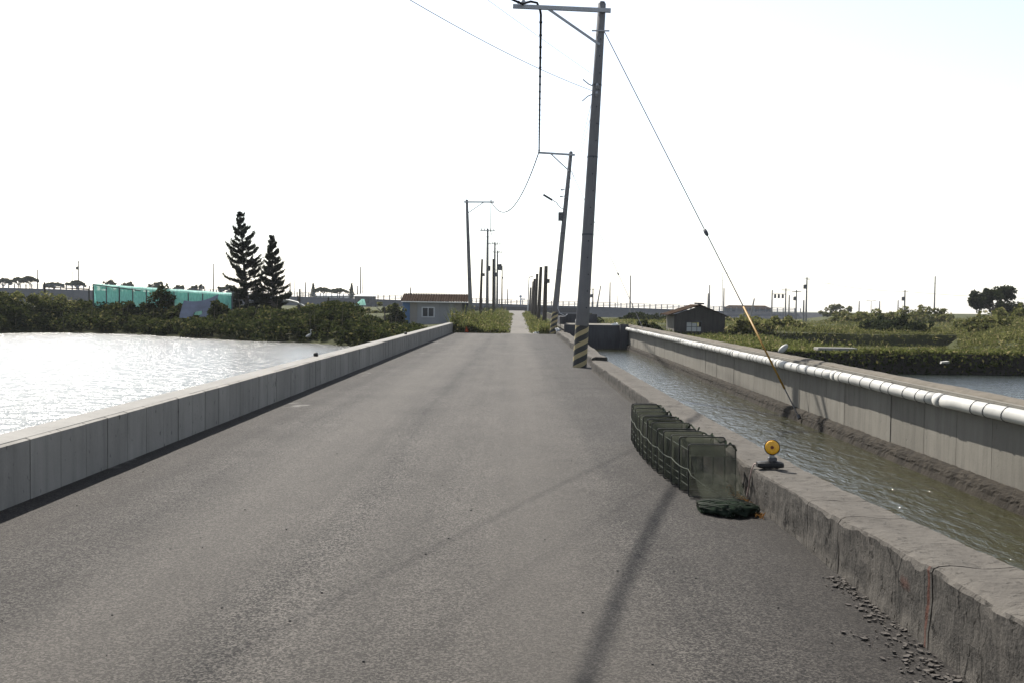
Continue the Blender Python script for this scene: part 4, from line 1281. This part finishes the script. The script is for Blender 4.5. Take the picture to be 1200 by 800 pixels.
# other bits on the left bank
fr = empty('rail_fence', (-30.8, 68, 0.9), 'dark post and rail frame left of the teal net', 'fence')
MB().tube([(-32.2,68,0.6),(-32.3,68,2.55)], 0.06, 8).build('post', M['wood_pole'], fr)
MB().tube([(-29.2,68,0.6),(-29.26,68,2.15)], 0.045, 8).build('post', M['wood_pole'], fr)
MB().bar((-32.28,67.92,2.22),(-29.25,67.92,2.10),0.05,0.07).build('rail', M['wood_pole'], fr)
ar = MB().tube([(-18.4,72.2,1.50),(-17.2,72,1.57),(-16.3,71.4,1.53),(-15.6,70.8,1.40),(-15.0,70.2,1.15),(-14.6,70,0.85),(-14.4,70,0.2)], 0.075, 10).build('bent_pipe', M['white_pvc'], None, smooth=True)
tag(ar, 'curved white pipe arching down right of the conifers', 'pipe')
for (x, y, z, r, lab) in ((-15.4,70.6,2.35,0.06,'tall dark post right of the conifers'),(-15.95,72.6,1.85,0.05,'short dark post beside the curved white pipe'),(-12.5,66,1.78,0.06,'lone dark post in the middle of the left thicket'),(-8.75,66,1.2,0.04,'small dark post by the teal tent')):
    root = empty('post', (x, y, 0.2), lab, 'post', 'dark posts on the left bank')
    MB().tube([(x,y,0.0),(x+0.01,y,z*0.6),(x,y,z)], [r*1.1,r,r*0.9], 8).build('shaft', M['wood_pole'], root)
    MB().tube([(x,y,z-0.002),(x,y,z+0.03)], [r*1.0,r*0.5], 8).build('cap', M['metal_dark'], root)
tn = empty('small_tent', (-11.9, 76, 0.6), 'small teal sheet tent behind the left thicket', 'tent')
MB().add([(-12.35,75.6,1.25),(-11.6,75.6,1.25),(-11.6,76.6,1.25),(-12.35,76.6,1.25),(-11.75,75.5,1.72),(-11.75,76.7,1.72)], [(0,1,4),(2,3,5),(0,4,5,3),(1,2,5,4)]).build('sheet', M['net_lit_mint'], tn)
MB().tube([(-11.75,75.9,0.1),(-11.75,75.9,1.70)], 0.03, 6).build('post', M['metal_dark'], tn)

# ------------------------------------------------------------------ long low shed on the left
hs = empty('shed', (-6.3, 80, -0.3), 'long low grey metal shed with a brown corrugated roof', 'shed')
HX0, HX1, HY0, HY1 = -8.95, -3.75, 78.0, 81.4
w_grey = simple('grey_sheet', (0.25,0.255,0.265), 0.6, 0.1, 0.15, 1.5)
w_blue = simple('blue_sheet', (0.09,0.16,0.30), 0.6, 0.1, 0.2, 1.5)
w_tan = simple('tan_sheet', (0.25,0.235,0.22), 0.6, 0.1, 0.15, 1.5)
MB().box(HX0+0.05, HX1-0.05, HY0+0.06, HY1, -0.35, 1.56).build('wall', w_grey, hs)
x = HX0; i = 0
while x < HX1-0.05:
    x1 = min(HX1, x+0.58)
    mm = w_blue if i in (0,) else (w_tan if i in (1, 7) else (M['metal_dark'] if i == 8 else w_grey))
    if not (-7.55 < (x+x1)/2 < -6.25):
        m = MB(); rows = []
        for k in range(13):
            xx = lerp(x+0.006, x1-0.006, k/12); yy_ = HY0+0.02+0.014*math.cos(k*math.pi)
            rows.append([(xx, yy_, -0.34), (xx, yy_, 1.54)])
        m.grid(rows).build('cladding_sheet', mm, hs)
    else:
        MB().box(x+0.004, x1-0.004, HY0+0.03, HY0+0.055, -0.34, 0.30).build('cladding_sheet', w_grey, hs)
        MB().box(x+0.004, x1-0.004, HY0+0.03, HY0+0.055, 1.22, 1.54).build('cladding_sheet', w_grey, hs)
    x = x1; i += 1
MB().box(HX1-0.048, HX1+0.02, HY0+0.3, HY1, -0.3, 1.3).build('side_sheet', w_blue, hs)
MB().add([(HX1,HY0,1.3),(HX1,HY1,1.3),(HX1,HY1,1.6),(HX1,(HY0+HY1)/2,2.2),(HX1,HY0,1.6)], [(0,1,2,3,4)]).build('gable', simple('ochre_board', (0.42,0.32,0.18), 0.8), hs)
wi = MB().box(-7.45,-6.42,HY0-0.02,HY0+0.05,0.36,0.44).box(-7.45,-6.42,HY0-0.02,HY0+0.05,1.10,1.18).box(-7.45,-7.36,HY0-0.02,HY0+0.05,0.441,1.099).box(-6.51,-6.42,HY0-0.02,HY0+0.05,0.441,1.099).box(-6.97,-6.90,HY0-0.02,HY0+0.05,0.441,1.099).build('window_frame', simple('pale_aluminium', (0.42,0.43,0.46), 0.4, 0.4), hs)
glass = NT('dark_glass').pbr((0.03,0.035,0.045), 0.12, spec=0.5)
for (a, c2) in ((-7.358,-6.972),(-6.898,-6.512)):
    MB().box(a, c2, HY0+0.01, HY0+0.025, 0.442, 1.098).build('pane', glass, wi)
tr_ = NT('brown_roof_sheet')
n_ = tr_.noise(tr_.pos(), 2.2, 5, 0.65)
d_ = tr_.n('ShaderNodeBsdfDiffuse'); tr_.l(tr_.mix(n_, (0.016, 0.011, 0.008), (0.055, 0.040, 0.031)), d_.inputs['Color'])
tr_.l(d_.outputs[0], tr_.out.inputs['Surface'])
rt_br = tr_.m
def roof_sheet(x0, x1, y0, z0, y1, z1, mat, parent, waves=3, th=0.02, name='roof_sheet'):
    m = MB(); rows = []
    n = waves*6
    for k in range(n+1):
        xx = lerp(x0, x1, k/n); w = 0.022*math.cos(2*math.pi*k/6)
        rows.append([(xx, y0, z0+w), (xx, y1, z1+w), (xx, y1, z1+w-th), (xx, y0, z0+w-th), (xx, y0, z0+w)])
    return m.grid(rows).build(name, mat, parent, smooth=False)
ym = (HY0+HY1)/2
for k in range(9):
    a = lerp(HX0-0.1, HX1+0.15, k/9); c2 = lerp(HX0-0.1, HX1+0.15, (k+1)/9)
    roof_sheet(a, c2-0.01, HY0-0.25, 1.62, ym, 2.20, rt_br, hs)
    roof_sheet(a, c2-0.01, ym+0.01, 2.20, HY1+0.2, 1.66, rt_br, hs)
MB().box(HX0-0.05, HX1-0.1, HY0-0.52, HY0-0.27, 1.53, 1.60).build('fascia', simple('white_fascia', (0.72,0.71,0.68), 0.5), hs)  # pushed out like a shallow gutter so the sun catches its top
MB().bar((HX0-0.1,ym,2.235),(HX1+0.15,ym,2.235),0.22,0.03).build('ridge_cap', rt_br, hs)

# ------------------------------------------------------------------ dark gabled hut on the right
hd = empty('hut', (11, 61.2, -0.4), 'small dark concrete hut with a shallow gable roof and broken window', 'hut')
DX0, DX1, DY0, DY1 = 9.50, 12.55, 60.0, 63.2
dk = concrete('grey_brown_concrete', (0.052,0.048,0.044), (0.020,0.019,0.018), 0.7, 0.3)  # weathered grey-brown for the front, right and back walls
XC = (DX0+DX1)/2
WX0, WX1, WZ0, WZ1 = 10.22, 11.15, 0.02, 0.60
fz = 1.02
b_ = MB()
b_.box(DX0, WX0, DY0, DY0+0.14, -0.6, fz)
b_.box(WX1, DX1, DY0, DY0+0.14, -0.6, fz)
b_.box(WX0+0.001, WX1-0.001, DY0, DY0+0.14, -0.6, WZ0)
b_.box(WX0+0.001, WX1-0.001, DY0, DY0+0.14, WZ1, fz)
b_.add([(DX0,DY0,fz+.001),(DX1,DY0,fz+.001),(XC,DY0,1.56),(DX0,DY0+.14,fz+.001),(DX1,DY0+.14,fz+.001),(XC,DY0+.14,1.56)], [(0,1,2),(5,4,3),(0,2,5,3),(2,1,4,5)])
b_.build('front_wall', dk, hd)
MB().box(DX0, DX0+0.14, DY0+0.145, DY1, -0.6, fz).build('side_wall', M['conc_canal'], hd)  # sunlit side: its light is painted by a paler concrete
MB().box(DX1-0.14, DX1, DY0+0.145, DY1, -0.6, fz).build('side_wall', dk, hd)
MB().box(DX0+0.145, DX0+1.2, DY1-0.14, DY1, -0.6, fz).box(DX1-1.0, DX1-0.145, DY1-0.14, DY1, -0.6, fz).box(DX0+1.201, DX1-1.001, DY1-0.14, DY1, -0.6, -0.05).build('back_wall', dk, hd)
wf = MB().box(WX0-0.02, WX1+0.02, DY0-0.04, DY0+0.02, WZ1-0.02, WZ1+0.07).build('window_lintel', M['conc_dark'], hd)
frm = MB()
for xx in (WX0+0.02, lerp(WX0,WX1,0.36), lerp(WX0,WX1,0.70), WX1-0.02): frm.box(xx-0.018, xx+0.018, DY0+0.04, DY0+0.075, WZ0, WZ1-0.021)
frm.box(WX0, WX1, DY0+0.078, DY0+0.10, (WZ0+WZ1)/2-0.02, (WZ0+WZ1)/2+0.02)
wfr = frm.build('window_frame', M['metal_dark'], hd)
pale = NT('sky_bright_pane').pbr((0.34,0.35,0.34), 0.5, spec=0.5)  # bright sky in the window put into the pane colour
for (a, c2, e, f_) in ((0.04,0.34,0.03,0.47),(0.38,0.68,0.03,0.47),(0.04,0.34,0.53,0.97),(0.72,0.96,0.03,0.47),(0.38,0.68,0.53,0.90)):
    MB().box(lerp(WX0,WX1,a), lerp(WX0,WX1,c2), DY0+0.05, DY0+0.06, lerp(WZ0,WZ1,e), lerp(WZ0,WZ1,f_)).build('pane', pale, wfr)
for s, (xa, xb, za, zb) in enumerate(((DX0-0.38, XC, 0.98, 1.60), (DX1+0.12, XC, 0.93, 1.60))):
    m = MB()
    m.add([(xa,DY0-0.18,za),(xb,DY0-0.18,zb),(xb,DY1+0.1,zb),(xa,DY1+0.1,za),(xa,DY0-0.18,za+0.055),(xb,DY0-0.18,zb+0.055),(xb,DY1+0.1,zb+0.055),(xa,DY1+0.1,za+0.055)],
          [(0,3,2,1),(4,5,6,7),(0,1,5,4),(1,2,6,5),(2,3,7,6),(3,0,4,7)])
    m.build('roof_slab', rt_br, hd)
MB().bar((XC-0.25,DY0+0.5,1.72),(XC+0.3,DY0+0.45,1.70),0.3,0.09).build('roof_stone', M['conc_dark'], hd)
MB().bar((XC-0.1,DY0+0.2,1.69),(XC+0.28,DY0+0.15,1.69),0.2,0.07).build('roof_stone', M['conc_dark'], hd)

# ------------------------------------------------------------------ small things about the ponds
# egret at the shore
eg = empty('egret', (-10.45, 50.0, -0.62), 'white egret standing at the edge of the left pond', 'bird')
fe = simple('white_feather', (0.35,0.35,0.34), 0.8, 0, 0.05)
pts = [(-10.60,50,-0.24),(-10.52,50,-0.22),(-10.42,50,-0.18),(-10.34,50,-0.11),(-10.33,50,-0.03),(-10.36,50,0.04),(-10.35,50,0.09),(-10.31,50,0.10),(-10.27,50,0.09)]
MB().tube(pts, [0.012,0.06,0.075,0.045,0.022,0.018,0.022,0.026,0.012], 10).build('body', fe, eg, smooth=True)
MB().tube([(-10.27,50,0.09),(-10.18,50,0.075)], [0.010,0.002], 6).build('beak', simple('beak', (0.35,0.25,0.05), 0.5), eg)
for s in (-0.02, 0.03):
    MB().tube([(-10.43+s,50+s,-0.23),(-10.42+s,50+s,-0.42),(-10.44+s,50+s,-0.66)], 0.008, 6).build('leg', M['black'], eg)
# foam float leaning on the bank
fl = MB(); Mf = Matrix.Rotation(R(-42), 3, 'Y')
fl.ball((8.56,31.95,0.26), 0.20, 0.10, 0.095, 14, 9, Mf)
fo = fl.build('foam_float', M['white_pvc'], None, smooth=True)
tag(fo, 'white foam float leaning on the crest of the right bank', 'float')
wb = MB().add([(13.68,32.08,-0.15),(13.95,32.08,-0.14),(13.93,32.02,-0.07),(13.70,32.03,-0.09),(13.69,32.22,-0.15),(13.94,32.22,-0.14),(13.92,32.2,-0.06),(13.71,32.2,-0.08)], [(0,1,2,3),(7,6,5,4),(0,4,5,1),(1,5,6,2),(2,6,7,3),(3,7,4,0)]).build('foam_scrap', M['white_pvc'])
tag(wb, 'small white foam scrap lodged in the dark bank face', 'scrap')
sb = MB().box(10.0, 11.3, 33.0, 33.5, 0.10, 0.27, 0.02).build('concrete_slab', M['conc_left'])
tag(sb, 'pale concrete slab lying on the crest of the right bank', 'slab')
og = empty('orange_marker', (-2.65, 53.1, -0.06), 'small orange-red marker at the end of the road by the weeds', 'marker')
orm = simple('orange_red_plastic', (0.62,0.09,0.02), 0.5)
MB().tube([(-2.65,53.1,0.0),(-2.65,53.1,0.24),(-2.65,53.1,0.30)], [0.11,0.10,0.05], 12).build('drum', orm, og, smooth=True)
MB().box(-2.78,-2.52,52.97,53.23,-0.07,0.02,0.01).build('base', M['black'], og)
# white PVC elbow and rags on the sluice
pe = MB().tube([(3.0,50,0.50),(3.0,50,0.75),(3.1,50,0.93),(3.28,50,1.02),(3.42,50,1.04)], 0.06, 12).build('pvc_elbow', M['white_pvc'], None, smooth=True)
tag(pe, 'white plastic elbow pipe standing on the sluice deck', 'pipe')
for (x, y, z, s, lab) in ((4.75,48.4,0.55,0.16,'white sack lying on the sluice deck'),(2.06,49.6,0.30,0.11,'white rag heap on the kerb by the leaning pole'),(1.05,53.2,0.02,0.10,'small white bag at the corner of the path')):
    m = MB(); base = len(m.v); m.ball((x,y,z), s*1.3, s, s*0.7, 12, 8)
    m.v = [(v[0]+1.1*s*noise.noise(Vector(v)*11), v[1]+0.8*s*noise.noise(Vector(v)*11+Vector((5,0,0))), v[2]+0.7*s*noise.noise(Vector(v)*11+Vector((0,7,0)))) for v in m.v]
    tag(m.build('white_bag', simple('white_sacking', (0.66,0.66,0.64), 0.8), None, smooth=True), lab, 'bag', 'white bags and rags')
# little concrete posts along the path's right edge
for i in range(5):
    y = 54.6+i*2.4
    root = empty('kerb_post', (2.32, y, -0.1), ORD[i if i < 4 else 5]+' stubby concrete kerb post right of the path', 'post', 'stubby posts right of the path')
    MB().box(2.24, 2.40, y-0.08, y+0.08, -0.12, 0.36+0.05*math.sin(i*3), 0.02).build('shaft', M['conc_canal'], root)
for i, (x, z) in enumerate(((28.92,0.95),(29.61,0.84),(30.41,0.80),(31.31,0.76))):
    root = empty('fence_post', (x, 62, 0.2), ['leftmost','second from left','third from left','rightmost'][i]+' of four white posts on the right mound', 'post', 'white posts on the right mound')
    MB().box(x-0.045, x+0.045, 61.96, 62.05, -0.1, z+0.12, 0.01).build('shaft', M['white_pvc'], root)

# ------------------------------------------------------------------ far embankment with railing
em = empty('embankment_wall', (-20, 216, -0.5), 'long grey sloping embankment wall with a railing across the horizon', 'embankment')
EX = [-330,-116,-97,-59,-30,0,26,47,68,90,140]; EZ = [5.0,3.4,3.1,2.5,1.95,1.25,0.85,0.38,0.28,0.30,0.0]
def ez(x): return float(np.interp(x, EX, EZ))
emat = concrete('embankment_concrete', (0.10,0.103,0.11), (0.055,0.057,0.06), 0.5, 0.2)
m = MB()
xs_ = lines([(-330,140,10)])
m.grid([[(x,213,-1.2) for x in xs_],[(x,215.0,ez(x)) for x in xs_],[(x,221,ez(x)) for x in xs_],[(x,224,-1.2) for x in xs_]])
m.build('wall_face', emat, em)
m = MB()
x = -330
while x < 62:
    m.box(x-0.09, x+0.09, 215.2, 215.35, ez(x)-0.05, ez(x)+0.95); x += 1.25
for dz in (0.93, 0.6, 0.3):
    for a, c2 in zip(xs_[:-1], xs_[1:]):
        if c2 > 62: break
        m.bar((a,215.27,ez(a)+dz),(c2,215.27,ez(c2)+dz),0.08,0.10)
o = m.build('railing', simple('blue_grey_rail', (0.12,0.135,0.16), 0.6), em); o['kind'] = 'stuff'
# barrier at the end of the path
MB().box(-14, 13, 208, 208.4, -0.3, 0.75).build('end_barrier', M['conc_dark'], em)

# far poles and lamps
FAR = [(-109.85,228,7.7,'pole','thin far pole among the umbrella trees at far left'),(-103.6,232,10.5,'lamp','far street lamp with one arm left of the transformer pole'),(-98.69,224,9.63,'xfmr','far power pole with a transformer left of the net'),
 (-71.46,226,10.29,'lamp2','far double-armed street lamp above the teal net'),(-65.58,215,9.16,'pole','far pole above the right end of the teal net'),(-48.75,214,5.33,'pole','thin far pole just right of the conifers'),(-47.83,214,6.07,'lamp','far lamp second in the cluster right of the conifers'),
 (-47.23,218,5.62,'lamp','far lamp third in the cluster right of the conifers'),(-45.87,216,5.41,'pole','far pole at the right of the cluster by the conifers'),(-34.9,222,9.1,'pole','tall far pole above the pale pump house'),(-35.67,230,9.57,'lamp2','far double-armed lamp beside the tall pole above the pump house'),
 (-35.57,222,4.92,'pole','short far stub pole left of the tall pole'),(-22.88,214,4.59,'pole','far pole above the roof of the long shed'),(-2.18,235,4.8,'pole','thin far pole above the end of the path'),(16.31,214,4.95,'xfmr','far pole with transformer boxes right of the nearest pole'),
 (17.95,214,5.52,'lean','far leaning pole right of the transformer pole'),(20.14,216,6.33,'pole','far upright pole beside the leaning one'),(24.28,240,3.39,'lamp2','tiny far double lamp behind the guy wire'),(23.29,205,7.54,'pole','tall far pole between the guy wire and the hut'),
 (38.61,200,5.74,'pole','far pole just above the hut roof, taller of a pair'),(37.38,195,3.97,'pole','far pole just above the hut roof, shorter of a pair'),(46.31,225,8.79,'lamp2','tall far double-armed lamp above the hut'),(41.48,200,5.1,'pole','far pole beside the tall double lamp above the hut'),
 (40.45,170,2.9,'lean','short leaning pole right of the hut'),(48.58,190,4.72,'pole','left pole of the pair carrying three hanging transformers'),(51.17,190,5.08,'cross','right pole of the pair carrying three hanging transformers'),(51.85,190,3.8,'pole','short plain pole right of the transformer pair'),
 (53.2,190,4.79,'crossx','far pole with crossarm and box right of the transformer pair'),(49.32,170,6.65,'xfmr','tallest far pole on the right field with a transformer'),(46,160,2.66,'pole','short pole left of the tallest transformer pole'),(78.89,230,3.11,'pole','small far pole above the right embankment, leftmost'),
 (83.42,235,3.18,'lamp2','small far lamp above the right embankment'),(83.6,230,3.17,'pole','small far pole above the right embankment, beside the lamp'),(87.84,230,3.43,'pole','far pole just left of the dark transformer pole'),(71.86,185,4.98,'xfmr','dark far pole with a box left of the tall white pole'),
 (83.64,200,8.07,'pole','tall pale far pole left of the round tree'),(95.31,190,3.27,'pole','far pole right of the round tree')]
for (x, y, z, kind, lab) in FAR:
    zb = (ez(x)-0.1) if 214 <= y <= 222 else (gs(x, y)-0.2)
    lamp = kind.startswith('lamp')
    root = empty('street_lamp' if lamp else 'utility_pole', (x, y, zb), lab, 'street lamp' if lamp else 'pole', 'far lamps' if lamp else 'far poles')
    dx = 0.75 if kind == 'lean' else 0
    r = 0.09 if lamp else 0.17
    taper_pole(root, (x-dx, y, zb), (x, y, z), r, r*0.65, M['metal_grey'] if lamp else M['conc_pole'], 8)
    if kind == 'lamp':
        MB().tube([(x,y,z-0.05),(x-0.5,y,z+0.25),(x-1.2,y,z+0.3)], [0.06,0.05,0.08], 6).build('lamp_arm', M['metal_grey'], root)
    if kind == 'lamp2':
        for s in (-1, 1): MB().tube([(x,y,z-0.05),(x+s*0.5,y,z+0.12),(x+s*1.1,y,z+0.15)], [0.05,0.045,0.08], 6).build('lamp_arm', M['metal_grey'], root)
    if kind in ('cross', 'crossx'):
        MB().bar((x-0.9,y-0.15,z-0.35),(x+0.9,y-0.15,z-0.35),0.1,0.12).build('crossarm', M['metal_dark'], root)
    if kind in ('xfmr', 'crossx'):
        MB().tube([(x-0.32,y,z-2.0),(x-0.32,y,z-1.35),(x-0.32,y,z-1.25)], [0.27,0.27,0.15], 10).build('transformer', M['metal_dark'], root)
        MB().bar((x-0.5,y-0.1,z-0.3),(x+0.5,y-0.1,z-0.3),0.07,0.08).build('crossarm', M['metal_dark'], root)
tb = empty('transformer_rack', (49.9, 190, 3.4), 'beam with three hanging transformers between two far poles', 'transformer')
MB().bar((48.6,190,3.95),(51.15,190,3.95),0.1,0.12).build('beam', M['metal_dark'], tb)
for xx in (49.15, 49.85, 50.6):
    MB().tube([(xx,190,3.15),(xx,190,3.75),(xx,190,3.9)], [0.22,0.22,0.1], 10).build('transformer', M['metal_dark'], tb)
G2 = 'far overhead wires'
cable('far_wire', (49.32,170,6.3), (71.86,185,4.7), 0.5, 0.025, M['wire'], 'far wire from the tallest right pole to the dark box pole', 'wire', G2, 12)
cable('far_wire', (71.86,185,4.7), (130,190,5.2), 1.2, 0.025, M['wire'], 'far wire running right from the dark box pole behind the round tree', 'wire', G2, 12)
cable('far_wire', (23.29,205,7.3), (130,215,9.0), 1.5, 0.018, M['wire'], 'highest thin far wire across the right sky', 'wire', G2, 20)
cable('far_wire', (-109.85,228,7.4), (-65.58,215,8.9), 1.2, 0.018, M['wire'], 'thin far wire across the left sky above the net', 'wire', G2, 20)
# blue mast with plate at the end of the path
bmst = empty('blue_mast', (0.9, 232, 0.5), 'small blue mast with a side plate where the path meets the sky', 'mast')
bl = simple('hazy_blue_paint', (0.20,0.28,0.40), 0.6)
MB().tube([(0.9,232,0.0),(0.9,232,3.4)], 0.14, 8).build('shaft', bl, bmst)
MB().box(0.95, 2.0, 231.9, 232.1, 2.35, 2.6).build('plate', bl, bmst)
MB().box(0.55, 1.15, 231.85, 232.15, 2.9, 3.3).build('head', bl, bmst)

# far trees on the left skyline
UT = [(-116.2,225,5.6,1),(-113.4,226,6.0,1),(-110.4,225,6.2,1),(-106.0,228,5.0,1),(-97.5,220,5.3,1),(-95.0,232,5.4,0),(-91.4,235,5.1,0),(-84.8,235,5.2,0),(-80.3,236,4.5,0),(-75.3,235,4.7,0),(-63.7,220,4.6,0),(-45.7,235,4.7,1),(-41.9,235,4.5,1)]
UL = ['leftmost flat-topped far tree on the embankment','second flat-topped far tree from the left edge','third flat-topped far tree, beside the thin pole','low flat-topped far tree above the fence frame','flat-topped far tree behind the far transformer pole',
      'bushy far tree above the left end of the net','small bushy far tree over the net\'s left third','wide bushy far tree over the middle of the net','low bushy far tree right of the net\'s middle','bushy far tree below the double lamp','bushy far tree left behind the conifers',
      'left of two flat-topped far trees right of the conifers','right of two flat-topped far trees right of the conifers']
for (x, y, z, um), lab in zip(UT, UL):
    zb = gs(x, y)+0.0
    broad_tree('far_tree', x, y, zb, z-zb, 2.0 if um else 2.6, lab, 'far trees on the left skyline', 'leaf_far', 60, 40, 0.22, 0.14, bool(um), 0.13)
for (x, y, z, lab) in ((-48.7,238,5.6,'small far conifer left of the flat-topped pair'),(-39.5,238,5.7,'small far conifer right of the flat-topped pair')):
    root = empty('far_conifer', (x, y, 0), lab, 'tree', 'far conifers')
    MB().tube([(x,y,0),(x,y,z)], [0.12,0.03], 6).build('trunk', M['bark'], root)
    c = [(x+math.cos(i*2.4)*0.95*(1-i/40)*random.uniform(.3,1), y+math.sin(i*2.4)*0.9*(1-i/40), 1.8+(z-1.8)*i/40) for i in range(40)]
    quad_cloud('crown', clumps(np.array(c), np.linspace(0.42,0.14,40), 40, 0.16, 0.08), M['leaf_far'], root)
# far buildings
def far_house(name, x0, x1, y, z0, z1, zr, label, wallm, roofm, nwin):
    root = empty(name, ((x0+x1)/2, y, z0), label, 'building')
    MB().box(x0, x1, y, y+6, z0-0.5, z1).build('wall', wallm, root)
    xm = (x0+x1)/2
    MB().add([(x0-.3,y-.3,z1),(x1+.3,y-.3,z1),(x1+.3,y+6.3,z1),(x0-.3,y+6.3,z1),(x0+.8,y+3,zr),(x1-.8,y+3,zr)], [(0,3,2,1),(0,1,5,4),(1,2,5),(2,3,4,5),(3,0,4)]).build('roof', roofm, root)
    for i in range(nwin):
        xx = lerp(x0, x1, (i+0.5)/nwin)
        wn_ = MB().box(xx-0.3, xx+0.3, y-0.04, y+0.02, lerp(z0,z1,0.35), lerp(z0,z1,0.8)).build('window', glass, root)
wht = simple('white_render', (0.70,0.71,0.72), 0.7, 0, 0.1)
far_house('pump_house', -33.5, -30.0, 206, 0.3, 2.55, 3.0, 'pale pump house with a light roof left of the long shed', emat, wht, 2)
far_house('white_building', -48.6, -41.5, 241, 0.4, 2.7, 3.1, 'long white building under the two flat-topped far trees', wht, wht, 6)
far_house('far_shed', 49.0, 59.0, 231, -0.2, 1.0, 1.75, 'far low shed with a brown roof right of the hut', emat, rt_br, 4)

# ------------------------------------------------------------------ air
hz = MB().box(-1300, 1300, -80, 1600, -7.6, 13.0).build('haze', None)
t = NT('haze_air')
pv = t.n('ShaderNodeVolumePrincipled')
pv.inputs['Color'].default_value = (0.88, 0.92, 1.0, 1)
pv.inputs['Density'].default_value = 0.0002
pv.inputs['Anisotropy'].default_value = 0.0
t.l(pv.outputs[0], t.out.inputs['Volume'])
hz.data.materials.append(t.m)
tag(hz, 'thin pale haze softening the far embankment and trees', 'haze', kind='stuff')
